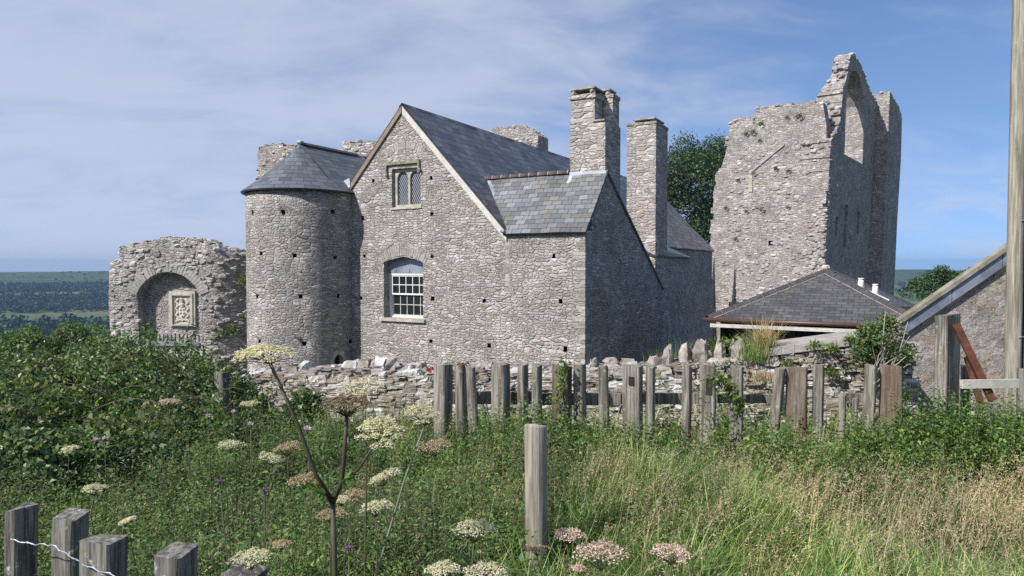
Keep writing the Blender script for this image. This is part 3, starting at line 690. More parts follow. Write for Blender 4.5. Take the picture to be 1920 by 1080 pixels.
# sash window
win = MB(); d0 = .30
win.fbox(fF, sx1-.0, sx0+.0, sz0, sz0+.05, d0, d0+.12); zt = uF(757, 516)[1]
win.fbox(fF, sx0-.10, sx0, sz0+.05, zt, d0, d0+.12); win.fbox(fF, sx1, sx1+.045, sz0+.05, zt, d0, d0+.12)
win.fbox(fF, sx1, sx0, zt, zt+.06, d0-.02, d0+.12)
fwin = win.build('window', M['paint'], house)
def sash(z0, z1, d, name, mat):
    b = MB(); x0, x1 = sx1+.05, sx0-.105; st = .045
    b.fbox(fF, x0, x1, z1-st, z1, d, d+.045); b.fbox(fF, x0, x1, z0, z0+st*1.2, d, d+.045)
    b.fbox(fF, x0, x0+st, z0+st*1.2, z1-st, d, d+.045); b.fbox(fF, x1-st, x1, z0+st*1.2, z1-st, d, d+.045)
    iw = (x1-x0-2*st); zz0, zz1 = z0+st*1.2, z1-st
    for k in range(1, 5): b.fbox(fF, x0+st+iw*k/5-.012, x0+st+iw*k/5+.012, zz0, zz1, d+.004, d+.04)
    for k in range(5): b.fbox(fF, x0+st+iw*k/5+(.012 if k else 0), x0+st+iw*(k+1)/5-(.012 if k < 4 else 0), (zz0+zz1)/2-.012, (zz0+zz1)/2+.012, d+.006, d+.038)
    o = b.build(name, mat, fwin)
    g_ = MB(); g_.fbox(fF, x0+.02, x1-.02, z0+.02, z1-.02, d+.02, d+.024); g_.build('pane', M['glass'], fwin)
zmid = uF(757, 552)[1]
sash(zmid-.03, zt, d0+.0, 'sash', M['paint']); sash(sz0+.05, zmid+.02, d0+.06, 'sash', M['paint_grey'])
p_ = MB(); arc = tudor(suc, szs, shw-.003, sza-szs+.015)
slab(p_, lambda u, z, d: fF(u, z, d+d0-.03), [(sx1+.003, zt+.06), (sx0-.003, zt+.06)]+arc, [], .05)
for px in (732, 757, 784):
    q = uF(px, 507); p_.face([fF(q[0]+.05*math.cos(t), q[1]+.06*math.sin(t), d0-.045) for t in np.linspace(0, 6.28, 9)[:-1]])
p_.build('lead_panel', M['lead'], fwin)
b = MB(); s0, s1 = uF(714, 597)[0], uF(798, 597)[0]
b.fbox(fF, s1, s0, sz0-.11, sz0-.003, -.09, .42); b.build('sill', M['dress'], fwin)
# two-light mullioned window
b = MB()
l1 = (uF(740.5, 350)[0], uF(761, 350)[0]); l2 = (uF(764.5, 350)[0], uF(784.5, 350)[0]); zb = uF(762, 383)[1]; zs = uF(762, 333)[1]
lh = []
for x0, x1 in (l1, l2):
    hw = (x0-x1)/2; lh.append(([(x1, zb), (x0, zb)] + arch((x0+x1)/2, zs, hw, hw*1.0, 11), None))
slab(b, lambda u, z, d: fF(u, z, d+.13), rect(ux1+.002, ux0-.002, uz0+.002, uz1-.002), lh, .14)
tw = b.build('window', M['dress'], house)
b = MB(); slab(b, lambda u, z, d: fF(u, z, d+.2), rect(ux1+.03, ux0-.03, uz0+.03, uz1-.03), [], .01); b.build('pane', M['lattice'], tw)
b = MB(); hx0, hx1 = uF(725, 302)[0], uF(788, 302)[0]; hz0 = uF(757, 308)[1]; hz1 = uF(757, 302)[1]
b.fbox(fF, hx1, hx0, hz0, hz1, -.08, .06); b.fbox(fF, hx0-.05, hx0, uF(728, 328)[1], hz0, -.09, .06); b.fbox(fF, hx1, hx1+.06, uF(788, 318)[1], hz0, -.09, .06)
rock(b, fF(hx1+.02, uF(788, 320)[1], -.05), .14, .12, .17, jit=.1); rock(b, fF(hx0-.03, uF(726, 329)[1], -.05), .12, .1, .1, jit=.1)
b.build('hood_mould', plain_mat('weathered hood stone', (.27, .255, .20), .95, .3, 20, .006, .1, (.15, .15, .09)), tw)
b = MB(); b.fbox(fF, ux1-.03, ux0+.04, uz0-.07, uz0-.002, -.04, .13); b.build('sill', M['dress'], tw)

# right side: wing wall, set-back block, main wall
fR = flat_frame(C, Dv, Nr)
WR_V, WR_Z, WEND = 1.65, 4.80, 7.5
CZ = uF(1097, 427)[1]
CEZ = 1.02
b = MB(); slab(b, fR, [(.5, GB), (WEND, GB), (WEND, CEZ-.06), (WR_V, WR_Z-.12), (.5, CZ+(WR_Z-CZ)*(.5/WR_V)-.12)], [], .45)
slab(b, flat_frame(Hh(0, WEND, 0), Lw, Dv), [(.0, GB), (EW, GB), (EW, CEZ-.06), (0, CEZ-.06)], [], .01)
b.build('wall', [M['house'], M['hole']], house)
b = MB(); BW = .6
slab(b, flat_frame(Hh(BW, 0, 0), Dv, Nr), [(8.5, GB), (13.6, GB), (13.6, 2.25), (8.5, 2.25)], [], .4)
slab(b, flat_frame(Hh(BW+.4, 8.5, 0), Lw, Nf), [(0, GB), (EW-BW-.4, GB), (EW-BW-.4, 2.25), (0, 2.25)], [], .4)
slab(b, flat_frame(Hh(BW+.4, 13.6, 0), Lw, Dv), [(0, GB), (EW-BW-.4, GB), (EW-BW-.4, 2.25), (0, 2.25)], [], .4)
b.build('wall', [M['house'], M['hole']], house)
b = MB(); slab(b, flat_frame(Hh(EW, 0, 0), Dv, Nr), [(.5, GB), (FAR, GB), (FAR, EZ-.07), (.5, EZ-.07)], [(rect(16.5, 17.3, -.9, -.3), .3)], .5)
slab(b, flat_frame(Hh(EW+.5, FAR, 0), Lw, Dv), [(0, GB), (LWm-EW-.5, GB), (LWm-EW-.5, mz(LWm)-.1), (RIDGE_W-EW-.5, RIDGE_Z-.12), (0, EZ+.5*PT-.12)], [], .5)
slab(b, flat_frame(Hh(LWm, 0, 0), Dv, Lw), [(.5, GB), (FAR, GB), (FAR, ZL-.12), (.5, ZL-.12)], [], .5)
b.build('wall', [M['house'], M['hole']], house)
# roofs
b = MB(); ov = -.06; ez = mz(EW-.12)
plane_slab(b, [Hh(EW-.12, ov, ez), Hh(EW-.12, FAR+.1, ez), Hh(RIDGE_W, FAR+.1, RIDGE_Z), Hh(RIDGE_W, ov, RIDGE_Z)], .06, Dv)
zl2 = mz(LWm+.12)
plane_slab(b, [Hh(LWm+.12, FAR+.1, zl2), Hh(LWm+.12, ov, zl2), Hh(RIDGE_W+.003, ov, RIDGE_Z), Hh(RIDGE_W+.003, FAR+.1, RIDGE_Z)], .06, -Dv)
sag_patch(b, [Hh(EW-.125, ov-.004, ez), Hh(EW-.125, FAR+.1, ez), Hh(RIDGE_W, FAR+.1, RIDGE_Z), Hh(RIDGE_W, ov-.004, RIDGE_Z)], 80, 14, .011, .03, .034)
roof = b.build('roof', M['slate'], house)
b = MB()
for k in range(54):
    v0 = ov+k*(FAR+.1-ov)/54; v1 = v0+(FAR+.1-ov)/54-.012
    for sg in (-1, 1):
        p0, p1 = RIDGE_W, RIDGE_W+sg*.13
        b.quad(Hh(p0, v0, RIDGE_Z+.045), Hh(p0, v1, RIDGE_Z+.045), Hh(p1, v1, RIDGE_Z-.09), Hh(p1, v0, RIDGE_Z-.09))
b.build('ridge_tiles', M['ridge_dark'], roof)
# verge strips up the front gable
b = MB()
def verge(b, w0, w1, wid, d_, off=0.0):
    za, zb_ = mz(w0)+off, mz(w1)+off
    b.hexa([Hh(w0, d_, za-wid), Hh(w1, d_, zb_-wid), Hh(w1, d_+.07, zb_-wid), Hh(w0, d_+.07, za-wid), Hh(w0, d_, za), Hh(w1, d_, zb_), Hh(w1, d_+.07, zb_), Hh(w0, d_+.07, za)])
verge(b, RIDGE_W-.02, EW-.02, .26, -.068, -.055); b.build('verge', M['mortar'], roof)
b = MB(); verge(b, LWm+.1, RIDGE_W+.02, .2, -.067, -.06); b.build('verge', M['verge_brown'], roof)
# wing roof
b = MB()
wsl = (WR_Z-CZ)/WR_V; ve = -.12
wl = EW+(WR_Z-EZ)/PT
cs = (WR_Z-CEZ)/(WEND-WR_V)
zf = WR_Z-(WR_V-ve)*wsl
plane_slab(b, [Hh(EW+.05, ve, zf), Hh(-.06, ve, zf), Hh(-.06, WR_V, WR_Z), Hh(wl+.1, WR_V, WR_Z)], .06, -Lw)
vm = WR_V+(WR_Z-EZ)/cs
plane_slab(b, [Hh(-.06, WR_V+.003, WR_Z), Hh(-.06, WEND+.12, WR_Z-cs*(WEND+.12-WR_V)), Hh(EW+.02, WEND+.12, WR_Z-cs*(WEND+.12-WR_V)), Hh(EW+.02, vm, EZ), Hh(wl+.05, WR_V+.003, WR_Z)], .06, Lw)
sag_patch(b, [Hh(-.065, ve-.01, zf-.01), Hh(EW+.05, ve-.01, zf-.01), Hh(wl+.12, WR_V, WR_Z), Hh(-.065, WR_V, WR_Z)], 14, 9, .012, .02, .032, 2.0)
wroof = b.build('roof', M['slate2'], house)
b = MB(); nt_ = 9
for k in range(nt_):
    w0 = wl+.05-k*(wl-1.22)/nt_; w1 = w0-(wl-1.22)/nt_+.02
    pr = [(math.cos(t)*.13, math.sin(t)*.10) for t in np.linspace(-.25, math.pi+.25, 9)]
    for i in range(8):
        b.quad(*[Hh(w_, WR_V-pr[j][0], WR_Z+.01+pr[j][1]) for w_, j in ((w0, i), (w1, i), (w1, i+1), (w0, i+1))], None, 0, True)
    b.face([Hh(w1, WR_V-p[0], WR_Z+.01+p[1]) for p in pr], None, 1)
    for i in range(8):
        b.quad(*[Hh(w_, WR_V-pr[j][0]*1.06, WR_Z+.01+pr[j][1]*1.08) for w_, j in ((w1-.028, i), (w1+.012, i), (w1+.012, i+1), (w1-.028, i+1))], None, 1)
b.build('ridge_tiles', [M['ridge'], M['joint']], wroof)
b = MB()   # lead valley between the roofs and flashing round the stack
A0, A1 = Hh(EW+.02, -.09, EZ+.05), Hh(wl+.02, WR_V, WR_Z+.05)
A0 = Hh(EW-.01, -.10, zf+.03); ou = Lw*-.13+np.array((0, 0, .0))
b.quad(A0, A1, A1+ou, A0+ou); b.quad(A0+Lw*.02+np.array((0, 0, -.05)), A0+ou+np.array((0, 0, -.05)), A1+ou+np.array((0, 0, -.05)), A1+np.array((0, 0, -.05)))
b.tube([Hh(EW+.12, -.14, EZ-.03), Hh(EW-.02, -.16, EZ-.06)], .05, 8)
b.build('valley_flashing', M['lead'], wroof)
C1V = 1.55; C1W = 1.2; C1E = 2.88
b = MB()
def onslope(w, v, h=.02): return Hh(w, v, WR_Z-(WR_V-v)*wsl+h)
b.quad(onslope(C1W+.02, C1V-.24), onslope(-.05, C1V-.17), onslope(-.05, C1V-.02, .03), onslope(C1W+.02, C1V-.02, .03))
b.quad(onslope(C1W+.01, C1V-.02, .02), onslope(-.03, C1V-.02, .02), Hh(-.03, C1V-.02, WR_Z+.0), Hh(C1W+.01, C1V-.02, WR_Z+.02))
b.build('chimney_flashing', M['lead_light'], wroof)
# small skirt roof on the set-back block
b = MB(); sk = lambda w, v: Hh(w, v, 2.28+(w-BW)*(EZ+.25-2.28)/(EW-BW))
plane_slab(b, [sk(BW-.1, 8.35), sk(BW-.1, 13.75), sk(EW+.2, 13.75), sk(EW+.2, 8.35)], .05, Dv); b.build('roof', M['slate'], house)

def stack(b, w0, w1, v0, v1, z0, z1):
    slab(b, flat_frame(Hh(w0, v0, 0), Lw, Nf), rect(0, w1-w0, z0, z1), [], v1-v0)
ztop = lambda px, py, v: float(hit(px, py, Hh(0, v, 0), Nf)[2])
b = MB(); zA = ztop(1090, 176, C1V); zM = ztop(1115, 228, C1V); zT = ztop(1148, 178, C1V+.9)
stack(b, .006, C1W, C1V, C1E, 3.6, zM)
stack(b, .37, C1W-.012, C1V+.012, C1V+.66, zM+.002, zA-.16); stack(b, .05, .95, C1V+.74, C1E-.012, zM+.002, zT-.12)
stack(b, .33, C1W+.02, C1V-.03, C1V+.70, zA-.158, zA-.02); stack(b, .02, .97, C1V+.72, C1E+.02, zT-.118, zT)
ch = b.build('chimney', [M['chim'], M['hole']], house)
b = MB()
b.hexa([Hh(.02, C1V-.05, zM), Hh(.42, C1V-.05, zM), Hh(.42, C1V+.72, zM+.003), Hh(.02, C1V+.72, zM+.003), Hh(.02, C1V-.05, zM+.05), Hh(.42, C1V-.05, zM+.05), Hh(.42, C1V+.72, zM+.053), Hh(.02, C1V+.72, zM+.053)])
b.build('ledge', M['grey_stone'], ch)
for (w0, w1, v0, v1, z) in ((.45, 1.1, C1V+.05, C1V+.6, zA), (.25, .8, C1V+.85, C1E-.1, zT)):
    b = MB()
    for k in range(4): rock(b, Hh(w0+(k % 2)*(w1-w0), v0+(k//2)*(v1-v0), z+.06), .16, .16, .16, jit=.15, rot=.5)
    b.hexa([Hh(w0-.1, v0-.1, z+.13), Hh(w1+.1, v0-.1, z+.13), Hh(w1+.1, v1+.1, z+.13), Hh(w0-.1, v1+.1, z+.13), Hh(w0-.1, v0-.1, z+.185), Hh(w1+.1, v0-.1, z+.185), Hh(w1+.1, v1+.1, z+.185), Hh(w0-.1, v1+.1, z+.185)])
    b.build('capping', M['grey_stone'], ch)
b = MB(); V2, V2E = 8.49, 10.1; zc2 = ztop(1215, 233, V2); W2 = float(np.dot(hit(1184, 400, Hh(0, V2, 0), Nf)-C, Lw))
stack(b, BW-.004, W2+BW*.35, V2, V2E, 1.9, zc2); stack(b, BW-.03, W2+BW*.35+.03, V2-.03, V2E+.03, zc2+.001, zc2+.10)
ch2 = b.build('chimney', [M['chim'], M['hole']], house)
b = MB()
for k in range(4): rock(b, Hh(BW+.25+(k % 2)*.6, V2+.3+(k//2)*.9, zc2+.16), .18, .18, .16, jit=.15, rot=.5)
b.hexa([Hh(BW+.08, V2+.1, zc2+.23), Hh(BW+1.0, V2+.1, zc2+.23), Hh(BW+1.0, V2+1.4, zc2+.23), Hh(BW+.08, V2+1.4, zc2+.23), Hh(BW+.08, V2+.1, zc2+.29), Hh(BW+1.0, V2+.1, zc2+.29), Hh(BW+1.0, V2+1.4, zc2+.29), Hh(BW+.08, V2+1.4, zc2+.29)])
b.build('capping', M['grey_stone'], ch2)

# round stair tower
th = R(-17.15); RHO = 26.0; TR = 1.87
TC = np.array((RHO*math.sin(th), RHO*math.cos(th), 0))
def tn(ph): return Lw*math.cos(ph)-Dv*math.sin(ph)
def fT(u, z, d):
    if u < 0: p = TC+Lw*(TR-d)-Dv*u
    elif u > math.pi*TR: p = TC-Lw*(TR-d)+Dv*(u-math.pi*TR)
    else: p = TC+tn(u/TR)*(TR-d)
    return np.array((p[0], p[1], z))
def uT(px, py):
    d = ray(px, py); a = d[0]**2+d[1]**2; e = EYE-TC; bb = d[0]*e[0]+d[1]*e[1]; cc_ = e[0]**2+e[1]**2-TR**2
    disc = max(bb*bb-a*cc_, 0); t = (-bb-math.sqrt(disc))/a; p = EYE+d*t; q = p-TC
    if np.dot(q, Lw) < 0 and (np.dot(q, Dv) > 0 or disc <= 0):
        p = hit(px, py, TC-Lw*TR, -Lw); return (math.pi*TR+float(np.dot(p-TC, Dv)), float(p[2]))
    return (math.atan2(-np.dot(q, Dv), np.dot(q, Lw))*TR, float(p[2]))
TZ = uT(565, 350)[1]
hs = [(sq(uT, *p, .13, .13), .22) for p in ((474, 399), (531, 398), (624, 397), (490, 475), (553, 479), (628, 483), (482, 556), (564, 556), (634, 554), (487, 640), (570, 644), (657, 640))]
dl, dz0 = uT(626, 699); dr, dz1 = uT(641, 676); 
dz0 = uT(633, 699)[1]; dz1 = uT(633, 676)[1]; dr = max(dr, dl+.42)
dop = [(dl, dz0-1.2), (dr, dz0-1.2)] + arch((dl+dr)/2, dz1, (dr-dl)/2, (dr-dl)/2, 9)
hs.append((dop, .38))
b = MB(); slab(b, fT, rect(-6, math.pi*TR+4.5, GB, TZ), hs, .4, grid=.2, gridz=.7, back=False, sm=True)
tower = b.build('stair_tower', [M['tower'], M['hole']], house)
b = MB(); dc = (dl+dr)/2; hw = (dr-dl)/2
fo = [(dl-.13, dz0-1.2), (dr+.13, dz0-1.2)] + arch(dc, dz1+.02, hw+.13, hw+.14, 9)
slab(b, lambda u, z, d: fT(u, z, d-.025), fo, [([(dl+.004, dz0-1.1), (dr-.004, dz0-1.1)]+arch(dc, dz1, hw-.004, hw-.004, 9), None)], .2, grid=.12)
b.build('door_surround', M['dress'], tower)
b = MB(); slab(b, lambda u, z, d: fT(u, z, d+.3), [(dl, dz0-1.2), (dr, dz0-1.2)]+arch(dc, dz1, hw, hw, 9), [], .04, grid=.12)
b.build('door', M['dark_timber'], tower)
b = MB(); er = TR+.16; TA = float(hit(570, 267, TC, Nf)[2]); n_ = 22
apx = TC+np.array((0, 0, TA)); sl_ = math.hypot(er, TA-TZ)
for i in range(n_):
    p0, p1 = math.pi*i/n_, math.pi*(i+1)/n_
    for k in range(6):
        r0, r1 = er*(1-k/6), er*(1-(k+1)/6)
        bell = lambda r: TZ-.06+(TA-TZ+.06)*(1-r/er)-.10*math.sin(math.pi*r/er)
        q = [TC+tn(p0)*r0+np.array((0, 0, bell(r0))), TC+tn(p1)*r0+np.array((0, 0, bell(r0))), TC+tn(p1)*r1+np.array((0, 0, bell(r1))), TC+tn(p0)*r1+np.array((0, 0, bell(r1)))]
        uv = [(p0*er*.8, k/6*sl_), (p1*er*.8, k/6*sl_), (p1*er*.8, (k+1)/6*sl_), (p0*er*.8, (k+1)/6*sl_)]
        if k < 5: b.quad(*q, uv)
        else: b.face(q[:3], uv[:3])
    b.quad(TC+tn(p0)*er+np.array((0, 0, TZ-.06)), TC+tn(p1)*er+np.array((0, 0, TZ-.06)), TC+tn(p1)*(er-.02)+np.array((0, 0, TZ-.11)), TC+tn(p0)*(er-.02)+np.array((0, 0, TZ-.11)))
    b.quad(TC+tn(p0)*(er-.02)+np.array((0, 0, TZ-.11)), TC+tn(p1)*(er-.02)+np.array((0, 0, TZ-.11)), TC+tn(p1)*(TR-.3)+np.array((0, 0, TZ-.03)), TC+tn(p0)*(TR-.3)+np.array((0, 0, TZ-.03)))
for sg in (1, -1):
    BL = 3.3 if sg < 0 else 5
    e0 = TC+Lw*sg*er+np.array((0, 0, TZ-.06))
    ln = BL
    q = [e0, e0+Dv*ln, apx+Dv*ln, apx]
    plane_slab(b, q if sg > 0 else q, .05, Dv)
troof = b.build('roof', M['slate3'], tower)
b = MB()
for k in range(6):
    for sg in (-1, 1):
        a_ = apx+Dv*(k*.5); c_ = apx+Dv*(k*.5+.49); o2 = Lw*sg*.14+np.array((0, 0, -.10)); up_ = np.array((0, 0, .05))
        b.quad(a_+up_, c_+up_, c_+o2+up_*.8, a_+o2+up_*.8)
b.build('ridge_tiles', M['ridge_dark'], troof)
b = MB(); rock(b, apx+np.array((0, 0, .03)), .22, .22, .12, jit=.1); b.build('finial', M['lead_light'], troof); b = MB()
b.quad(Hh(LWm+.0, -.09, ZL-.2), Hh(LWm+.25, -.10, ZL-.28), Hh(LWm+.5, -.0, ZL+.02), Hh(LWm+.05, -.09, ZL+.12))
b.build('lead_cap', M['lead_light'], troof)
# back gable of the tower block
b = MB(); e_ = er-.1
b.face([TC+Lw*e_+Dv*5+np.array((0, 0, TZ-.1)), TC-Lw*e_+Dv*5+np.array((0, 0, TZ-.1)), apx+Dv*5-np.array((0, 0, .1))]); 
b.build('gable_end', M['tower'], tower)

# ------------------------------------------------------------------ roofless gatehouse with the arms in its niche
N0 = az(-8); U0 = np.array((math.cos(R(8)), -math.sin(R(8)), 0)); G0 = at(205, 500, 27.0); G0[2] = 0
uG = unpix(G0, U0, N0); GU1 = uG(388, 550)[0]; GR = .8; GC = G0+U0*GU1-N0*GR
def fG(u, z, d):
    if u <= GU1: p = G0+U0*u-N0*d
    else:
        a_ = min(R(-8)+(u-GU1)/GR, R(34)); ex = max(0, (u-GU1)-GR*R(42)); n_ = np.array((math.sin(a_), -math.cos(a_), 0)); p = GC+n_*(GR-d)+np.array((math.cos(a_), math.sin(a_), 0))*ex
    return np.array((p[0], p[1], z))
gate = thing('ruined_gatehouse', 'roofless rubble gatehouse with broken top and an arched niche holding carved arms', 'ruin', fG(1.5, -4, .6))
gz_ = lambda px, py: uG(px, py)
top = [gz_(205, 491), gz_(224, 489), gz_(223, 464), gz_(262, 457), gz_(300, 447), gz_(340, 446), gz_(372, 450), gz_(392, 459)]
zt0 = gz_(392, 462)[1]
top += [(GU1+.5, zt0-.02), (GU1+1.2, zt0-.12), (GU1+2.0, zt0-.06), (GU1+3.3, zt0-.15)]
out = [(0, -5.5), (.02, -1.5), (-.06, 0.2)] + ragged(top, .26, .06) + [(GU1+3.3, -5.5)]
ax0, az0 = gz_(258, 554); ax1, _ = gz_(374, 545); _, azt = gz_(315, 510); _, nb = gz_(330, 648)
auc = (ax0+ax1)/2; ahw = (ax1-ax0)/2; zsp = (az0+gz_(374, 545)[1])/2
ND = .46
niche = [(ax0+.03, nb), (ax1, nb)] + arch(auc, zsp, ahw, azt-zsp, 17)
b = MB(); slab(b, fG, out, [(niche, ND)], 1.25, 0, 0, grid=.3, gridz=.8, sm=True)
# loose facing stones standing proud, and stones left along the broken top
def proud_stones(b, fr, n, u0, u1, z0, z1, s=.2, ok=lambda u, z: True, mi=0, pr=.35, lo=.6):
    k = 0
    while k < n:
        u = random.uniform(u0, u1); z = random.uniform(z0, z1)
        k += 1
        if not ok(u, z): continue
        w = s*random.uniform(lo, 1.35); h = w*random.uniform(.4, .7); d_ = s*.6
        c_ = fr(u, z, d_*pr); e_ = fr(u+.05, z, d_*pr)-c_
        b0 = len(b.uv); rock(b, c_, w, d_*1.4, h, mi, math.atan2(e_[1], e_[0])+random.uniform(-.15, .15), .2)
        for i in range(b0, len(b.uv)):
            b.uv[i] = (u+random.uniform(-.02, .02), z+random.uniform(-.01, .01))
for i in range(130):
    k = random.randrange(len(top)-1); t = random.random(); u = top[k][0]*(1-t)+top[k+1][0]*t; z = top[k][1]*(1-t)+top[k+1][1]*t
    b0 = len(b.uv); s_ = random.uniform(.14, .3)
    rock(b, fG(u, z+random.uniform(-.1, .04), random.uniform(.05, 1.1)), s_, s_*.8, s_*.6)
    for j in range(b0, len(b.uv)): b.uv[j] = (b.uv[j][0]+u, b.uv[j][1]+z)
inn = lambda u, z: not inside([(p[0]*1.0, p[1]) for p in niche], u, z)
def topz(u): return np.interp(u, [p[0] for p in top], [p[1] for p in top])
proud_stones(b, fG, 420, .05, GU1+2.6, -2.6, 3.0, .24, lambda u, z: inn(u, z) and z < topz(u)-.1)
b.build('wall', M['ruin'], gate)
b = MB(); voussoirs(b, fG, auc, zsp, ahw, azt-zsp, .42, 31, .025); b.build('arch_ring', M['vous'], gate)
b = MB()
fN = lambda u, z, d: fG(u, z, d+ND)
def uN(px, py):
    p = hit(px, py, G0-N0*ND, N0)-G0; return float(np.dot(p, U0)), float(p[2])
q0 = uN(320, 612); q1 = uN(368, 546)
for i, (e0_, e1_, dd) in enumerate(((0, .09, .10), (.09, .17, .14), (.17, .24, .08))):
    x0, x1, z0, z1 = q0[0]+e0_, q1[0]-e0_, q0[1]+e0_*.5, q1[1]-e0_; x2, x3, z2, z3 = q0[0]+e1_, q1[0]-e1_, q0[1]+e1_*.5, q1[1]-e1_
    b.fbox(fN, x0, x2, z0, z1, -dd, .05); b.fbox(fN, x3, x1, z0, z1, -dd, .05); b.fbox(fN, x2, x3, z3, z1, -dd, .05); b.fbox(fN, x2, x3, z0, z2, -dd, .05)
b.build('moulded_frame', M['dress'], gate)
b = MB(); x0, x1, z0, z1 = q0[0]+.242, q1[0]-.242, q0[1]+.122, q1[1]-.242
b.fbox(fN, x0, x1, z0, z1, -.045, .05); cx_, cz_ = (x0+x1)/2, (z0+z1)/2; pw, ph = x1-x0, z1-z0
sh = [(cx_-pw*.2, cz_+ph*.12), (cx_-pw*.2, cz_-ph*.12), (cx_-pw*.1, cz_-ph*.24), (cx_, cz_-ph*.29), (cx_+pw*.1, cz_-ph*.24), (cx_+pw*.2, cz_-ph*.12), (cx_+pw*.2, cz_+ph*.12)]
slab(b, lambda u, z, d: fN(u, z, d-.10), sh, [], .06)
for (mx, mz_) in ((-.1, .05), (.1, .05), (-.1, -.08), (.1, -.08), (0, -.2)):
    rock(b, fN(cx_+pw*mx, cz_+ph*mz_, -.11), .07, .05, .09, jit=.15, rot=0)
rock(b, fN(cx_, cz_+ph*.22, -.10), .16, .1, .18, jit=.1, rot=0); rock(b, fN(cx_-pw*.02, cz_+ph*.36, -.10), .10, .1, .24, jit=.15, rot=0)
for sgn in (-1, 1):
    for k in range(26):
        t = k/25; rad_ = .10+.05*math.sin(t*19); x = cx_+sgn*(pw*(.33+.09*math.cos(t*21))); z = cz_-ph*.42+ph*.84*t
        rock(b, fN(x, z, -.065), .075, .07, .06, jit=.25, rot=0)
for k in range(9): rock(b, fN(cx_+pw*(k/8-.5)*.7, cz_-ph*.36-.02*math.sin(k*2), -.065), .07, .07, .07, jit=.2, rot=0)
b.build('carved_arms', M['lime'], gate)
b = MB(); s0 = uG(312, 646); s1 = uG(388, 642)
b.fbox(fG, ax0+.35, ax1-.01, nb+.002, nb+.12, -.10, ND-.02); b.build('ledge', M['lead'], gate)
b = MB(); b.hexa([fG(ax0+.2, nb-1.0, -.002), fG(ax0+.2, nb-1.1, -.45), fG(ax1+.3, nb-1.1, -.55), fG(ax1+.25, nb-1.0, -.002), fG(ax0+.3, nb-.18, -.002), fG(ax0+.3, nb-.5, -.25), fG(ax1+.1, nb-.75, -.35), fG(ax1+.1, nb-.18, -.002)])
b.build('sloping_base', M['vous'], gate)
b = MB()
for k in range(12):
    u = ax0+.5+k*(ax1-ax0-.6)/12; b.fbox(fG, u, u+.10, nb+.125, nb+.40+random.uniform(-.03, .03), ND-.05, ND-.0)
b.build('stone_course', M['vous'], gate)

# ruins showing above the roofs
def ruin_piece(name, label, px_top, Y, thick, mat, group=None, turn=-29.5, zb=-5, amp=.09):
    N_ = az(turn); U_ = np.array((N_[1]*-1, N_[0], 0)); O_ = at(px_top[0][0], 500, Y); O_[2] = 0
    u_ = unpix(O_, U_, N_); f_ = flat_frame(O_, U_, N_); tp = [u_(*p) for p in px_top]
    o = thing(name, label, 'ruin', f_((tp[0][0]+tp[-1][0])/2, zb+1, .5), group)
    b = MB(); slab(b, f_, [(tp[0][0], zb)]+ragged(tp, .3, amp)+[(tp[-1][0], zb)], [], thick)
    for i in range(60):
        k = random.randrange(len(tp)-1); t = random.random(); u = tp[k][0]*(1-t)+tp[k+1][0]*t; z = tp[k][1]*(1-t)+tp[k+1][1]*t
        b0 = len(b.uv); s_ = random.uniform(.18, .34)
        rock(b, f_(u, z+random.uniform(-.08, .05), random.uniform(.05, thick-.05)), s_, s_*.8, s_*.6)
        for j in range(b0, len(b.uv)): b.uv[j] = (b.uv[j][0]+u, b.uv[j][1]+z)
    proud_stones(b, f_, 120, tp[0][0], tp[-1][0], tp[0][1]-2.5, tp[0][1], .26, lambda u, z: z < np.interp(u, [p[0] for p in tp], [p[1] for p in tp])-.1)
    b.build('wall', mat, o); return o
ruin_piece('ruined_wall', 'broken rubble wall rising behind the conical tower roof', [(481, 285), (488, 274), (515, 269), (550, 273), (556, 300), (632, 300), (640, 268), (672, 264), (700, 267), (720, 300)], 36, 1.2, M['ruin'])
ruin_piece('ruined_turret', 'broken rubble turret top showing behind the main roof ridge', [(915, 262), (922, 243), (940, 238), (965, 235), (984, 238), (1000, 248), (1008, 255)], 44, 1.4, M['ruin'])

# ------------------------------------------------------------------ the keep
KT = 38.0
K = at(1548, 500, 52.0); K[2] = 0
NK = az(-KT); LK = np.array((-math.cos(R(KT)), math.sin(R(KT)), 0)); DK = -NK; NS = -LK
keep = thing('ruined_keep', 'tall roofless stone keep with a broken gable, empty window and shaded side', 'tower', K+LK*4+DK*3+np.array((0, 0, -6)))
uKf = unpix(K, LK, NK); uKs = unpix(K, DK, NS)
lean = lambda z: np.interp(z, [0, 5, 13], [-.28, 0, .30])
def fKf(u, z, d): p = K+LK*(u-lean(z)*max(0, 1-u/4))+DK*d; return np.array((p[0], p[1], z))
ZK0, ZK1 = uKf(1540, 185)[1], uKf(1580, 106)[1]
def fKs(v, z, d):
    d = d*float(np.interp(z, [ZK0, ZK1], [1.0, .55])); p = K+DK*v+LK*(d-lean(z)*max(0, 1-d/4)); return np.array((p[0], p[1], z))
TH = 2.05
edge = [(1536, 192), (1492, 196), (1444, 198), (1420, 203), (1415, 232), (1412, 221), (1387, 220), (1371, 229), (1367, 246), (1361, 273), (1352, 306), (1340, 330), (1335, 400), (1330, 455), (1329, 520), (1326, 640)]
ep = [uKf(*p) for p in edge]
hole = [(sq(uKf, 1445, 456, .32, .34), .35)]
b = MB()
sp = [uKs(*p) for p in ((1562, 272), (1566, 235), (1572, 176), (1580, 140), (1589, 104), (1597, 103), (1608, 124), (1616, 148), (1630, 180), (1636, 190))]
sp = [(0, uKf(1548, 330)[1])] + [(0.02, sp[0][1])] + [(max(p[0], .05), p[1]) for p in sp[1:]]
VE = sp[-1][0]
zq = sp[1][1]
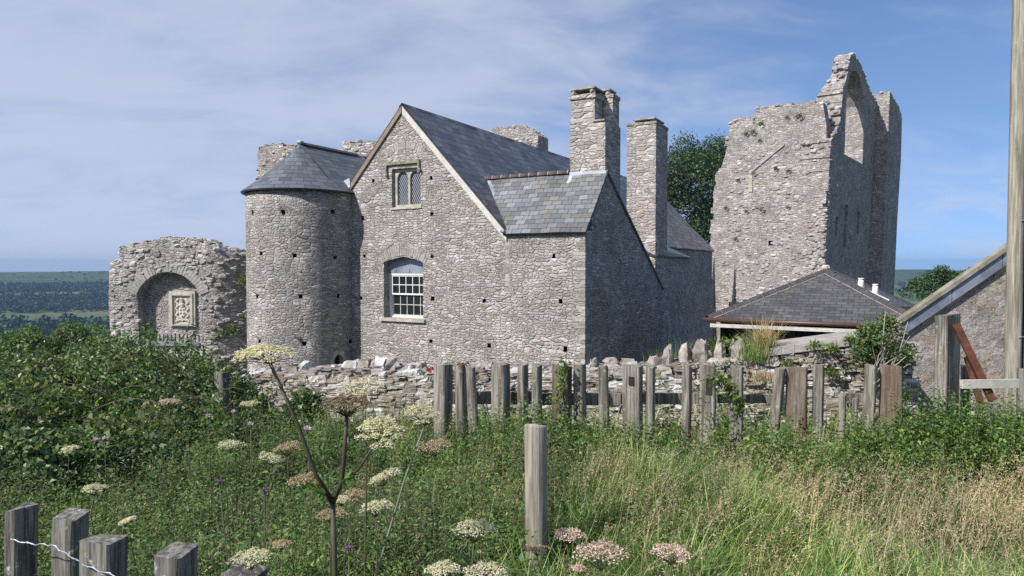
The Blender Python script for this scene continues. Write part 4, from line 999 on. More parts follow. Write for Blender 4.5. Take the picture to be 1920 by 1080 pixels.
slab(b, fKf, [(TH, -6), (TH, zq+.01), (.30, zq+.02), (.34, zq+1.2)]+ragged([(max(p[0], .36), p[1]) for p in ep], .42, .17)+[(ep[-1][0]+.05, -6)], hole, 1.3, grid=.8, gridz=1.4)
w0 = uKs(1578, 290); w1 = uKs(1612, 308); wz = uKs(1604, 190)[1]; wt = uKs(1603, 140)[1]
wuc = (w0[0]+w1[0])/2; whw = (w1[0]-w0[0])/2
win_ = [(w0[0], w0[1]), (w1[0], w1[1])] + arch(wuc, wz, whw, max(.3, min(whw*1.15, wt-wz)), 11)
def pr(a, c): p, q = uKs(*a), uKs(*c); return (rect(min(p[0], q[0]), max(p[0], q[0]), min(p[1], q[1]), max(p[1], q[1])), .35)
sh = [(win_, None), pr((1547, 381), (1552, 362)), pr((1582, 465), (1589, 385)), pr((1566, 442), (1571, 407)), pr((1606, 437), (1611, 398))]
slab(b, fKs, [(0, -6)]+ragged(sp[:3], .4, .07)+ragged(sp[2:], .42, .2)+[(VE, -6)], sh, TH, 0, 0, grid=.8, gridz=1.4)
# projecting turret further back
TO = K+DK*VE; tdep = 3.4; tw_ = 1.15
def fTf(u, z, d): p = TO-LK*u+DK*d-LK*0; p = p-LK*lean(z)*-1*-1; return np.array((p[0], p[1], z))
def fTs(v, z, d): p = TO+DK*v-LK*tw_-LK*lean(z)+LK*d; return np.array((p[0], p[1], z))
uTs = unpix(TO-LK*tw_, DK, NS); uTf = unpix(TO, -LK, NK)
tt = [uTf(1634, 178), uTf(1648, 174), uTf(1659, 173)]
slab(b, fTf, [(-.4, -6), (-.4, tt[0][1])]+ragged(tt, .3, .06)+[(tw_, tt[2][1]), (tw_, -6)], [], .9)
ts = [uTs(1660, 174), uTs(1667, 180), uTs(1676, 194), uTs(1685, 207), uTs(1692, 222)]
tdep = uTs(1682, 400)[0]
ts = [(.92, ts[0][1]-.05)]+[p for p in ts[1:] if 1.0 < p[0] < tdep-.2]+[(tdep, ts[-1][1]-.3)]
def pr2(v, px, y0, y1):
    z1 = uTs(px, y0)[1]; z0 = uTs(px, y1)[1]; return (rect(v-.18, v+.18, z0, z1), .35)
slab(b, fTs, [(.9, -6)]+ragged(ts, .4, .16)+[(tdep, -6)], [pr2(1.4, 1662, 306, 340), pr2(1.3, 1656, 402, 436), pr2(tdep-1.1, 1671, 412, 446), pr2(1.5, 1652, 505, 530), pr2(tdep-.8, 1684, 260, 285)], .9, 0, 0, grid=.8, gridz=1.4)
# rear and left walls, lower
fB = flat_frame(K+DK*(VE+2.2), LK, DK)
zr = uKf(1500, 215)[1]
slab(b, fB, [(TH, -6)]+ragged([(TH, zr+1.2), (3.0, zr+.8), (3.6, zr-1.2), (7.6, zr-2.5)], .4, .1)+[(7.6, -6)], [], 1.2)
WL_ = min(p[0] for p in ep[-6:])
fL = flat_frame(K+LK*7.4, DK, LK)
slab(b, fL, [(1.3, -6)]+ragged([(1.3, zr-2.5), (5, zr-3.5), (VE+1, zr-4)], .5, .12)+[(VE+1, -6)], [], 1.2)
# broken tops and the robbed corner
def top_rocks(b, f_, tp, n, thick, s=(.2, .4)):
    for i in range(n):
        k = random.randrange(len(tp)-1); t = random.random(); u = tp[k][0]*(1-t)+tp[k+1][0]*t; z = tp[k][1]*(1-t)+tp[k+1][1]*t
        b0 = len(b.uv); s_ = random.uniform(*s)
        rock(b, f_(u, z+random.uniform(-.1, .05), random.uniform(.05, thick)), s_, s_*.8, s_*.6)
        for j in range(b0, len(b.uv)): b.uv[j] = (b.uv[j][0]+u, b.uv[j][1]+z)
top_rocks(b, fKf, ep[:10], 150, 1.2, (.22, .5)); top_rocks(b, fKs, sp[1:], 150, TH-.1, (.25, .55)); top_rocks(b, fTs, ts[:-1], 40, .8); top_rocks(b, fTf, tt, 20, .8)
topk = lambda u: np.interp(u, [p[0] for p in ep[:10]], [p[1] for p in ep[:10]])
proud_stones(b, fKf, 260, 0, 8, -1, 11, .36, lambda u, z: z < topk(u)-.3 and u < np.interp(z, [-3, 2, 7.5, 9], [8.4, 8.0, 7.6, 7.0]), pr=.42)
def strip(u, z):
    zc = np.interp(u, [0, .4, 1.2, 2.2], [7.5, 7, 4.5, .5]); return zc-4.5 < z < zc
proud_stones(b, fKf, 900, 0.02, 2.3, -2, 7.5, .34, strip, pr=.05)
proud_stones(b, fKs, 130, 0.0, .5, -2, 8, .34, pr=.3)
b.build('wall', [M['keep'], M['hole']], keep)
b = MB()   # old roof scar and the pale jamb stones
p0, p1 = uKf(1408, 322), uKf(1470, 270)
b.hexa([fKf(p0[0], p0[1]-.12, .1), fKf(p0[0], p0[1]-.10, -.10), fKf(p1[0], p1[1]-.10, -.10), fKf(p1[0], p1[1]-.12, .1), fKf(p0[0], p0[1]+.06, .1), fKf(p0[0], p0[1]+.03, -.10), fKf(p1[0], p1[1]+.03, -.10), fKf(p1[0], p1[1]+.06, .1)])
b.build('roof_scar', M['vous'], keep)
b = MB(); p0, p1 = uKf(1404, 360), uKf(1408, 318)
for k in range(5):
    z0 = p0[1]+(p1[1]-p0[1])*k/5; b.fbox(fKf, p1[0]-.1-random.uniform(0, .06), p1[0]+.14+random.uniform(0, .06), z0, z0+(p1[1]-p0[1])/5-.02, -.07, .1)
b.build('jamb', M['dress'], keep)
b = MB()   # thin fins added at the keep's west foot to cast wedge-shaped shade
for (px0, px1, py0, h_) in ((1333, 1362, 585, 6.5), (1372, 1392, 585, 5.8)):
    u0, u1 = uKf(px1, 560)[0], uKf(px0, 560)[0]; um = u1-.25
    z0 = -5; z1 = uKf(px0, 480 if px0 < 1340 else 495)[1]
    b.hexa([fKf(um, z0, .1), fKf(um, z0, -1.5), fKf(um+.3, z0, -1.5), fKf(um+.3, z0, .1), fKf(um, z1, .1), fKf(um, z1, -.05), fKf(um+.3, z1, -.05), fKf(um+.3, z1, .1)])
b.build('shadow_fin', M['keep'], keep)

# ------------------------------------------------------------------ low barn with a hipped slate roof
E0 = at(1326, 500, 20.5); E0[2] = 0
UB = np.array((math.cos(R(T)), -math.sin(R(T)), 0)); DB = Dv
def Bp(u, v, z): return E0+UB*u+DB*v+np.array((0, 0, z))
BWD, AV, AU, RL = 5.75, 2.95, 3.0, 1.7
zE = float(at(1330, 596, 20.4)[2]); zA_ = float(at(1549, 507, 21.6)[2])
barn = thing('hipped_barn', 'low open-fronted barn with a hipped slate roof and two small white roof vents', 'barn', Bp(3, 3, -2.2))
e = [Bp(0, 0, zE), Bp(BWD, 0, zE), Bp(BWD, AV*2+RL, zE), Bp(0, AV*2+RL, zE)]; r0_, r1_ = Bp(AU, AV, zA_), Bp(AU, AV+RL, zA_)
b = MB()
def tri_roof(b, pts, uax):
    P = [np.asarray(p) for p in pts]; n = np.cross(P[1]-P[0], P[2]-P[0]); n /= np.linalg.norm(n); u = uax/np.linalg.norm(uax); v = np.cross(n, u)
    b.face(P, [(float(np.dot(p-P[0], u)), float(np.dot(p-P[0], v))) for p in P])
tri_roof(b, [e[0], e[1], r0_], UB); tri_roof(b, [e[1], e[2], r1_, r0_], DB); tri_roof(b, [e[2], e[3], r1_], -UB); tri_roof(b, [e[3], e[0], r0_, r1_], -DB)
lo = [p-np.array((0, 0, .06)) for p in e]
for i in range(4): b.quad(e[i], e[(i+1) % 4], lo[(i+1) % 4], lo[i])
b.face(lo)
broof = b.build('roof', M['slate4'], barn)
def hipline(name, p, q, seg, wid=.16):
    b = MB(); p = np.asarray(p); q = np.asarray(q); d = q-p; side = np.cross(d, (0, 0, 1.)); side /= np.linalg.norm(side)
    for k in range(seg):
        a_, c_ = p+d*(k/seg+.004), p+d*((k+1)/seg-.004); up_ = np.array((0, 0, .07)); dn = np.array((0, 0, -.035))
        for sg in (1, -1):
            b.quad(a_+up_, c_+up_, c_+side*sg*wid+dn, a_+side*sg*wid+dn)
            b.quad(c_+up_*1.15-d/seg*.012, c_+up_*1.15+d/seg*.012, c_+side*sg*wid*1.05+dn+np.array((0, 0, .012))+d/seg*.012, c_+side*sg*wid*1.05+dn+np.array((0, 0, .012))-d/seg*.012, None, 1)
            b.quad(a_+side*sg*wid+dn, c_+side*sg*wid+dn, c_+side*sg*(wid+.014)+dn*1.4, a_+side*sg*(wid+.014)+dn*1.4, None, 1)
    return b.build(name, [M['ridge_dark'], M['joint']], broof)
hipline('hip_tiles', e[0], r0_, 9); hipline('hip_tiles', e[1], r0_, 9); hipline('hip_tiles', e[2], r1_, 9); hipline('ridge_tiles', r0_, r1_, 4)
b = MB(); rock(b, r0_+np.array((0, 0, .1)), .2, .2, .14, jit=.1); b.build('finial', M['lime'], broof)
for px, py in ((1614, 540), (1641, 551)):
    n = np.cross(e[2]-e[1], r0_-e[1]); p = hit(px, py, e[1], n)
    b = MB(); b.tube([p-np.array((0, 0, .1)), p+np.array((0, 0, .17)), p+np.array((0, 0, .27))], [.085, .085, .07], 12)
    b.tube([p+np.array((0, 0, .27)), p+np.array((0, 0, .30))], [.09, .085], 12)
    dn_ = e[1]-r0_; dn_ = dn_-DB*np.dot(dn_, DB); dn_ /= np.linalg.norm(dn_); nn = n/np.linalg.norm(n)*(1 if n[2] > 0 else -1)
    c0 = p+nn*.02; b.hexa([c0-DB*.16-dn_*.2-nn*.02, c0+DB*.16-dn_*.2-nn*.02, c0+DB*.16+dn_*.42-nn*.02, c0-DB*.16+dn_*.42-nn*.02, c0-DB*.16-dn_*.2, c0+DB*.16-dn_*.2, c0+DB*.16+dn_*.42, c0-DB*.16+dn_*.42])
    b.build('roof_vent', M['paint'], broof)
b = MB(); b.tube([Bp(-.08, -.10, zE-.05), Bp(BWD+.1, -.10, zE-.05)], .06, 10); b.build('gutter', M['gutter'], barn)
b = MB(); b.hexa([Bp(.12, -.09, zE-.27), Bp(BWD-.1, -.09, zE-.27), Bp(BWD-.1, -.05, zE-.27), Bp(.12, -.05, zE-.27), Bp(.12, -.09, zE-.165), Bp(BWD-.1, -.09, zE-.165), Bp(BWD-.1, -.05, zE-.165), Bp(.12, -.05, zE-.165)])
b.build('fascia', M['paint_grey'], barn)
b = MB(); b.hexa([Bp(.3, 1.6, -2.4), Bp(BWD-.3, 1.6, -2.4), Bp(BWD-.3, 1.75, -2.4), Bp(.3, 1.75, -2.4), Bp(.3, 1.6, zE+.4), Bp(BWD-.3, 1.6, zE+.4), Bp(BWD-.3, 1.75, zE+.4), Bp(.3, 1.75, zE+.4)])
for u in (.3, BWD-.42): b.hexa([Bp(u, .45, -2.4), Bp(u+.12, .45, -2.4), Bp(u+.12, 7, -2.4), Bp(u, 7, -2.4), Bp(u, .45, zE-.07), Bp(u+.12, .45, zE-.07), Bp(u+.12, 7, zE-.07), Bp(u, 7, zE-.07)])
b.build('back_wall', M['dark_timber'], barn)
for u in (.75, 2.3, 3.9):
    b = MB(); b.hexa([Bp(u, .25, -2.4), Bp(u+.14, .25, -2.4), Bp(u+.14, .39, -2.4), Bp(u, .39, -2.4), Bp(u, .25, zE-.065), Bp(u+.14, .25, zE-.065), Bp(u+.14, .39, zE-.065), Bp(u, .39, zE-.065)])
    b.build('post', M['dark_timber'], barn)

# ------------------------------------------------------------------ roughcast cottage gable at the right edge
N1 = az(-6); U1 = np.array((math.cos(R(6)), -math.sin(R(6)), 0)); B0 = at(1690, 500, 8.6); B0[2] = 0
u1 = unpix(B0, U1, N1); f1 = flat_frame(B0, U1, N1)
shed = thing('cottage', 'rubble cottage gable with a mossy slate verge rising behind the utility pole', 'cottage', f1(1.5, -.1, 2))
a_ = u1(1684, 596); b__ = u1(1888, 456); slp = (b__[1]-a_[1])/(b__[0]-a_[0]); rw = 2.9; rzv = a_[1]+slp*(rw-a_[0])
vz = lambda u: rzv-slp*abs(u-rw)
b = MB(); slab(b, f1, [(.04, -.4), (2*rw-.04, -.4), (2*rw-.04, vz(.04)-.2), (rw, rzv-.2), (.04, vz(.04)-.2)], [], .4, grid=.5)
b.build('wall', M['rubble_wall'], shed)
b = MB()   # body of the building, its roof kept below the parapet
bk = lambda u, z, d: f1(u, z, .41)+(f1(0, 0, 1)-f1(0, 0, 0))*0+np.array((math.sin(R(44)), math.cos(R(44)), 0))*d
for u0, u1_ in ((.5, rw), (2*rw-.5, rw)):
    b.quad(bk(u0, vz(.5)-.55, 0), bk(u0, vz(.5)-.55, 5), bk(u1_, rzv-.55, 5), bk(u1_, rzv-.55, 0))
    b.quad(bk(u0, -.4, 0), bk(u0, -.4, 5), bk(u0, vz(.5)-.55, 5), bk(u0, vz(.5)-.55, 0))
b.build('rear_roof', M['slate4'], shed)
b = MB()
for sg in (-1, 1):
    q = [f1(rw+sg*(rw+.06), vz(-.06), -.10), f1(rw+sg*(rw+.06), vz(-.06), .03), f1(rw, rzv, .03), f1(rw, rzv, -.10)]
    plane_slab(b, q, .05, -N1 if sg < 0 else N1)
sroof = b.build('roof', plain_mat('mossy slate verge', (.27, .255, .215), .9, .3, 18, .008, .1, (.17, .16, .12)), shed)
b = MB()
for k in range(5):
    x0 = -.0+k*(rw/5); x1 = x0+rw/5-.01; o_ = random.uniform(-.008, .008)
    b.hexa([f1(x0, vz(x0)-.24, .0-.004), f1(x0, vz(x0)-.24, -.06+o_), f1(x1, vz(x1)-.24, -.06+o_), f1(x1, vz(x1)-.24, -.004), f1(x0, vz(x0)-.085, -.004), f1(x0, vz(x0)-.085, -.06+o_), f1(x1, vz(x1)-.085, -.06+o_), f1(x1, vz(x1)-.085, -.004)])
b.build('verge_board', M['lead'], sroof)
b = MB()
for k in range(9):
    x0 = .25+k*.28; q = random.uniform(.03, .07)
    b.hexa([f1(x0, vz(x0)-.24-q*1.5, .02), f1(x0, vz(x0)-.24-q*1.5, -.012), f1(x0+.27, vz(x0+.27)-.24-q, -.012), f1(x0+.27, vz(x0+.27)-.24-q, .02), f1(x0, vz(x0)-.242, .02), f1(x0, vz(x0)-.242, -.02), f1(x0+.27, vz(x0+.27)-.242, -.02), f1(x0+.27, vz(x0+.27)-.242, .02)])
b.build('mortar_fillet', plain_mat('ochre mortar', (.40, .34, .25), .95, .3, 10, .008, .1, (.33, .25, .15)), shed)

# ------------------------------------------------------------------ dry stone field wall
WA = at(395, 700, 8.9); WB = at(1712, 700, 7.7); WA[2] = WB[2] = 0
UW = (WB-WA)/np.linalg.norm(WB-WA); NW = np.array((UW[1], -UW[0], 0)); uW = unpix(WA, UW, NW); fW = flat_frame(WA, UW, NW)
WLEN = float(np.linalg.norm(WB-WA))
rock_m, nt = new_mat('wall rocks')
geo = nd(nt, 'ShaderNodeNewGeometry'); o = nd(nt, 'ShaderNodeTexCoord').outputs['Object']
c = ramp(nt, geo.outputs['Random Per Island'], [(0, (.20, .165, .13)), (.3, (.30, .265, .23)), (.6, (.38, .35, .315)), (.85, (.46, .43, .40)), (1, (.58, .56, .54))])
n1 = noise(nt, o, 24, 5, .7).outputs[0]
k = nd(nt, 'ShaderNodeMapRange', None, i0=n1, i1=.25, i2=.75, i3=.55, i4=1.4).outputs[0]
c = mixc(nt, 1.0, c, nd(nt, 'ShaderNodeCombineColor', None, i0=k, i1=k, i2=k).outputs[0], 'MULTIPLY')
c = mixc(nt, mth(nt, 'MULTIPLY', smooth(nt, noise(nt, o, 9, 4, .7).outputs[0], .55, .7), .6), c, (.30, .23, .14))
finish(nt, c, .95, n1, .02, 1.0, .1)
fwall = thing('field_wall', 'tumbledown rubble field wall with upright and whitened coping stones behind the sleeper fence', 'wall', fW(WLEN*.5, -.2, .25))
tp = [uW(*p) for p in ((395, 712), (480, 705), (560, 700), (640, 696), (720, 694), (800, 697), (950, 692), (1100, 690), (1250, 688), (1345, 676), (1400, 668), (1500, 655), (1640, 637), (1712, 640))]
topw = lambda u: np.interp(u, [p[0] for p in tp], [p[1] for p in tp])
b = MB(); slab(b, fW, [(0, -.5)]+ragged(tp, .25, .03)+[(WLEN, -.5)], [], .5)
b.build('wall', M['field'], fwall)
b = MB()
for i in range(1150):
    u = random.uniform(.02, WLEN); z = random.uniform(-.15, topw(u)-.02); s_ = random.uniform(.06, .20)
    rock(b, fW(u, z, .03), s_*1.15, .14, s_*random.uniform(.4, .7), 0, math.atan2(UW[1], UW[0])+random.uniform(-.2, .2), .2, True)
b.build('rubble_facing', rock_m, fwall)
def coping(px, py, w, h, mat, lean=0.0, d=.25):
    u, z = uW(px, py); b = MB()
    if px > 1240 and px < 1395: h *= 1.45; w *= .85; z += .05
    rock(b, fW(u, z-h*.12, d), w, .28, h*1.1, 0, math.atan2(UW[1], UW[0])+random.uniform(-.3, .3), .28, px < 1240 and random.random() < .5); b.build('coping_stone', mat, fwall)
MW, MG = M['white_stone'], M['grey_stone']
for px, py, w, h, m_ in ((470, 708, .2, .2, MW), (492, 712, .17, .22, MG), (515, 716, .22, .18, MW), (540, 706, .2, .2, MG), (556, 700, .14, .22, MW), (578, 702, .22, .14, MW), (612, 706, .16, .22, MG),
                         (618, 700, .15, .15, MW), (648, 694, .28, .19, MW), (672, 690, .18, .16, MG), (690, 694, .2, .16, MG), (706, 690, .15, .26, MW), (722, 692, .2, .24, MG), (745, 698, .18, .16, MG), (760, 698, .2, .15, MW),
                         (780, 700, .14, .22, MG), (797, 703, .18, .15, MG), (905, 694, .2, .12, MG), (1112, 690, .1, .16, MG), (1145, 686, .17, .13, MG), (1180, 690, .2, .13, MG), (1232, 688, .12, .2, MG),
                         (1256, 686, .13, .24, MG), (1288, 682, .16, .24, MG), (1321, 680, .2, .26, MG), (1356, 678, .16, .22, MG), (1391, 672, .14, .26, MG), (1404, 676, .2, .14, MG), (1000, 694, .2, .1, MG), (1060, 693, .2, .1, MG), (860, 697, .2, .1, MG)):
    coping(px, py, w, h, m_)
n = 5200; u = RNG.uniform(0, WLEN, n); z = RNG.uniform(-.1, 1.1, n); k_ = fbm_(u*1.0, z*1.6)
ok_ = (z < topw(u)+.03) & (k_ > np.where(u > WLEN*.72, .12, .42)-.35*np.clip(.25-z, 0, .25)*4); u, z = u[ok_], z[ok_]; n = len(u)
P = np.array([fW(a, c, -.05-random.uniform(0, .05)) for a, c in zip(u, z)])
tag(mass('wall_weeds', leaf_verts(P, unit(rvec(n)+np.array((0, -.4, .2))), unit(rvec(n)*.7+np.array((-.3, -1, .7))), RNG.uniform(.02, .055, n), RNG.uniform(.012, .026, n)), 4, G['ivy']), 'small green weeds and moss growing in the joints of the field wall', 'weeds', kind='stuff')
b = MB(); q0, q1 = uW(1412, 662), uW(1645, 632)
for i in range(3):
    t0, t1 = i/3, (i+1)/3-.004; x0, x1 = q0[0]+(q1[0]-q0[0])*t0, q0[0]+(q1[0]-q0[0])*t1; z0, z1 = q0[1]+(q1[1]-q0[1])*t0-.05, q0[1]+(q1[1]-q0[1])*t1-.05
    b.hexa([fW(x0, z0, .55), fW(x0, z0, -.06), fW(x1, z1, -.06), fW(x1, z1, .55), fW(x0, z0+.09, .52), fW(x0, z0+.09, -.05), fW(x1, z1+.09, -.05), fW(x1, z1+.09, .52)])
b.build('coping_slab', plain_mat('grey coping', (.35, .325, .295), .92, .25, 14, .012, .1, (.27, .25, .22)), fwall)

# ------------------------------------------------------------------ fences, posts, pole
def post_box(name, parent, c, a, bth, z0, z1, rot, lean=(0, 0), mat=None, chip=.012):
    """upright timber: c = centre of the front face at the top, a wide, bth deep, rot = turn of its face"""
    b = MB(); n = az(-rot); u = np.array((math.cos(R(rot)), math.sin(R(rot)), 0))*1.0
    u = np.array((-n[1], n[0], 0)); lv = [0, .3, .62, .9, 1.0]; rings = []
    for t in lv:
        z = z0+(z1-z0)*t; sft = np.array((lean[0], lean[1], 0))*(t-1); k = 1.0 if t < 1 else .985
        ring = []
        for sx, sd in ((-1, 0), (1, 0), (1, 1), (-1, 1)):
            ch_ = .12
            p = c+sft+u*(sx*a/2*k+random.uniform(-1, 1)*a*.02)-n*(sd*bth+random.uniform(-1, 1)*bth*.03)
            ring.append(np.array((p[0], p[1], z+(random.uniform(-chip, chip) if t == 1 else 0))))
        q = []
        for i in range(4):                      # chamfered arrises
            p0, p1, p2 = ring[i-1], ring[i], ring[(i+1) % 4]; cw_ = .008
            q.append(p1+(p0-p1)/np.linalg.norm(p0-p1)*cw_); q.append(p1+(p2-p1)/np.linalg.norm(p2-p1)*cw_)
        rings.append(q)
    for i in range(len(rings)-1):
        for j in range(8): b.quad(rings[i][j], rings[i][(j+1) % 8], rings[i+1][(j+1) % 8], rings[i+1][j])
    b.face(rings[-1]); b.face(rings[0][::-1])
    return b.build(name, mat or M['sleeper'], parent)
FY = 5.85
fence = thing('sleeper_fence', 'weathered upright sleeper fence with gaps standing in nettles before the field wall', 'fence', (1.2, FY+.1, 0))
def fpost(x0, x1, yt, depth=.11, lean=0.0, mat=None, Y=FY, rot=27, zb=-.15, name='post', parent=None, yb=None, chip=.018):
    pa, pb = at(x0, yt, Y), at(x1, yt, Y); a = (pb[0]-pa[0])/(math.cos(R(rot))+((x0+x1)/2-960)/F*math.sin(R(rot)))
    return post_box(name, parent or fence, (pa+pb)/2*np.array((1, 1, 0)), a, depth, zb, pa[2], rot, (lean, 0), mat, chip)
SB = M['sleeper_brown']
for p in ((812, 833, 686, .13, .0, None), (851, 866, 687, .07, -.02, None), (868, 886, 687, .05, -.06, None), (920, 944, 685, .12, .0, None), (969, 982, 686, .09, 0, None), (996, 1008, 686, .09, -.01, None),
          (1034, 1064, 686, .10, 0, SB), (1074, 1091, 686, .10, -.01, None), (1120, 1137, 688, .05, -.03, None), (1166, 1199, 687, .10, 0, None), (1210, 1224, 688, .08, 0, None), (1279, 1294, 688, .08, .01, None),
          (1312, 1340, 687, .06, 0, None), (1368, 1391, 688, .08, 0, None), (1452, 1470, 690, .10, .10, None), (1473, 1512, 687, .06, .0, SB), (1524, 1543, 687, .08, .01, None), (1572, 1584, 742, .07, 0, None),
          (1598, 1609, 750, .05, .06, None), (1621, 1643, 687, .08, .04, None), (1649, 1692, 687, .07, 0, SB)):
    o = fpost(*p[:4], lean=p[4], mat=p[5], rot=30+max(0, (p[0]-1300)/340*8))
    if p[0] == 1649: o['label'] = 'wide reddish brown sleeper post'
for x0, x1, y0, y1 in ((838, 1000, 735, 758), (1000, 1160, 738, 760), (1160, 1345, 738, 758), (1345, 1460, 740, 756), (1585, 1640, 738, 752)):
    b = MB(); pa, pb = at(x0, y1, FY+.22), at(x1, y1, FY+.22); z1 = at(x0, y0, FY+.22)[2]
    b.hexa([pa, pb, pb+np.array((0, .045, 0)), pa+np.array((0, .045, 0))]+[q*np.array((1, 1, 0))+np.array((0, 0, z1)) for q in (pa, pb, pb+np.array((0, .045, 0)), pa+np.array((0, .045, 0)))])
    b.build('rail', M['sleeper'], fence)

gp = thing('gate_post', 'tall square weathered gate post beside the rusty bars', 'post', at(1778, 820, 5.7)*np.array((1, 1, 0)))
fpost(1752, 1777, 593, .245, parent=gp, name='shaft', Y=5.7, mat=M['sleeper'], rot=56)
st = thing('fence_stub', 'short grey stub post between the gate post and the iron bars', 'post', at(1812, 760, 5.95)*np.array((1, 1, 0)))
fpost(1803, 1820, 686, .08, parent=st, name='shaft', Y=5.95)
sp2 = thing('edge_post', 'mossy post at the right end of the pale rail', 'post', at(1914, 760, 5.75)*np.array((1, 1, 0)))
fpost(1910, 1930, 692, .08, parent=sp2, name='shaft', Y=5.75, mat=M['lichened'])
def strut(x0, y0, x1, y1, Y0, Y1, w, t, name, label):
    p0, p1 = at(x0, y0, Y0), at(x1, y1, Y1); d = (p1-p0)/np.linalg.norm(p1-p0); s_ = np.cross(d, (0, 1, 0)); s_ /= np.linalg.norm(s_); n = np.cross(s_, d)
    o = thing(name, label, 'iron bar', p1); b = MB()
    f4 = lambda p, k: [p-s_*w/2-n*t/2, p+s_*w/2-n*t/2, p+s_*w/2+n*t/2, p-s_*w/2+n*t/2]
    b.hexa(f4(p1, 0)+f4(p0, 0)); b.build('flange', M['iron'], o)
    b = MB(); b.hexa([q+n*(.03) for q in [p1-s_*t/2-n*t/2, p1+s_*t/2-n*t/2, p1+s_*t/2+n*t/2+n*.02, p1-s_*t/2+n*t/2+n*.02]]+[q+n*(.03) for q in [p0-s_*t/2-n*t/2, p0+s_*t/2-n*t/2, p0+s_*t/2+n*t/2+n*.02, p0-s_*t/2+n*t/2+n*.02]]); b.build('web', M['iron'], o)
strut(1793, 608, 1862, 752, 5.62, 5.5, .06, .014, 'iron_bar', 'long rusty iron bar leaning from the head of the gate post')
strut(1815, 668, 1842, 760, 5.85, 5.7, .045, .012, 'iron_bar', 'shorter dark rusty bar standing behind the long leaning one')
b = MB(); pa, pb = at(1805, 729, 5.45), at(1911, 727, 5.5)
h_ = np.array((0, 0, .068)); dd_ = np.array((0, .035, 0)); b.hexa([pa, pb, pb+dd_, pa+dd_, pa+h_, pb+h_, pb+dd_+h_, pa+dd_+h_])
tag(b.build('pale_rail', plain_mat('bleached board', (.50, .48, .43), .85, .2, 16, .004, .2, (.40, .38, .33))), 'pale bleached board nailed level across the foot of the utility pole', 'rail')
pole = thing('utility_pole', 'tall grey wooden utility pole at the right edge of the cottage gable', 'pole', at(1899, 740, 7.3)*np.array((1, 1, 0)))
b = MB(); p0 = at(1898, 730, 7.3); p1 = at(1914, -60, 7.3); p2 = p1+(p1-p0)*.35; p0 = p0+(p0-p1)*.28
b.tube([p0+(p2-p0)*t for t in np.linspace(0, 1, 7)], [.080, .078, .076, .074, .072, .07, .068], 16); b.build('shaft', M['pole'], pole)
b = MB(); o2 = np.array((.095, -.01, 0)); b.tube([p0+(p2-p0)*t+o2 for t in np.linspace(.05, 1, 4)], .012, 6); b.build('cable', plain_mat('black cable', (.03, .035, .035), .6, .1), pole)
for t in (.25, .42, .6):
    b = MB(); c0 = p0+(p2-p0)*t; b.tube([c0+np.array((.0, -.085, 0)), c0+np.array((.10, -.03, 0)), c0+np.array((.115, .02, 0))], .006, 5); b.build('staple', M['wire'], pole)

rp = thing('round_post', 'cut round fence post standing alone in the long grass', 'post', at(1005, 1010, 3.66)*np.array((1, 1, 0)))
b = MB(); tpz = at(1005, 797, 3.66); c0 = tpz*np.array((1, 1, 0)); rad = 21.5/F*3.66
ring = [np.linspace(0, 2*math.pi, 25)[:-1]]
prof = [(-.2, 1.0), (.25, 1.0), (.34, .985), (.40, 1.0), (.6, .99), (tpz[2]-.012, 1.0), (tpz[2], .96)]
rg = []
for z, k in prof: rg.append([c0+np.array((math.cos(t)*rad*k*(1+.02*math.sin(3*t+z*4)), math.sin(t)*rad*k*(1+.02*math.sin(2*t-z*3)), z+(.012*math.cos(t+2) if z > .9 else 0))) for t in ring[0]])
for i in range(len(rg)-1):
    for j in range(24): b.quad(rg[i][j], rg[i][(j+1) % 24], rg[i+1][(j+1) % 24], rg[i+1][j], None, 0, True)
cin = [c0+(p-c0)*np.array((.3, .3, 1)) for p in rg[-1]]; cdn = [p-np.array((0, 0, .02)) for p in cin]
for j in range(24):
    b.quad(rg[-1][j], rg[-1][(j+1) % 24], cin[(j+1) % 24], cin[j], None, 1); b.quad(cin[j], cin[(j+1) % 24], cdn[(j+1) % 24], cdn[j], None, 2)
b.face(cdn, None, 2)
b.build('shaft', [M['round'], plain_mat('end grain', (.38, .35, .29), .9, .25, 40, .004), M['dark_timber']], rp)

lf = thing('lichened_fence', 'row of squat lichened sleeper posts strung with a slack wire in front', 'fence', (-1.4, 2.5, 0))
LM = M['lichened']; tops = []
for x0, x1, yt, Y, dp in ((6, 30, 955, 2.74, .11), (95, 136, 968, 2.66, .09), (146, 203, 1014, 2.42, .10), (286, 336, 1036, 2.33, .105), (414, 468, 1078, 2.14, .11)):
    o = fpost(x0, x1, yt+4, dp, parent=lf, Y=Y, mat=LM, rot=12, lean=.03, zb=-.1, chip=.012); tops.append((x0, x1, Y))
b = MB()
wp = [at(20, 1012, 2.62), at(60, 1020, 2.60), at(98, 1022, 2.56), at(130, 1042, 2.50), at(165, 1063, 2.40), at(215, 1080, 2.34), at(300, 1105, 2.25), at(430, 1125, 2.08)]
pts = []
for i in range(len(wp)-1):
    for t in np.linspace(0, 1, 6)[:-1]: pts.append(wp[i]*(1-t)+wp[i+1]*t)
pts = [p+np.array((0, 0, .004*math.sin(k*1.9))) for k, p in enumerate(pts)]
b.tube(pts, .0021, 6); b.tube([p+np.array((.003*math.sin(k*2.4), 0, .004*math.cos(k*2.4))) for k, p in enumerate(pts)], .0014, 5); b.build('wire', M['wire'], lf)
bp_ = thing('bramble_post', 'grey split post half buried in the brambles', 'post', at(414, 790, 6.6)*np.array((1, 1, 0)))
fpost(401, 416, 700, .09, parent=bp_, Y=6.6, name='shaft', mat=M['lichened'])

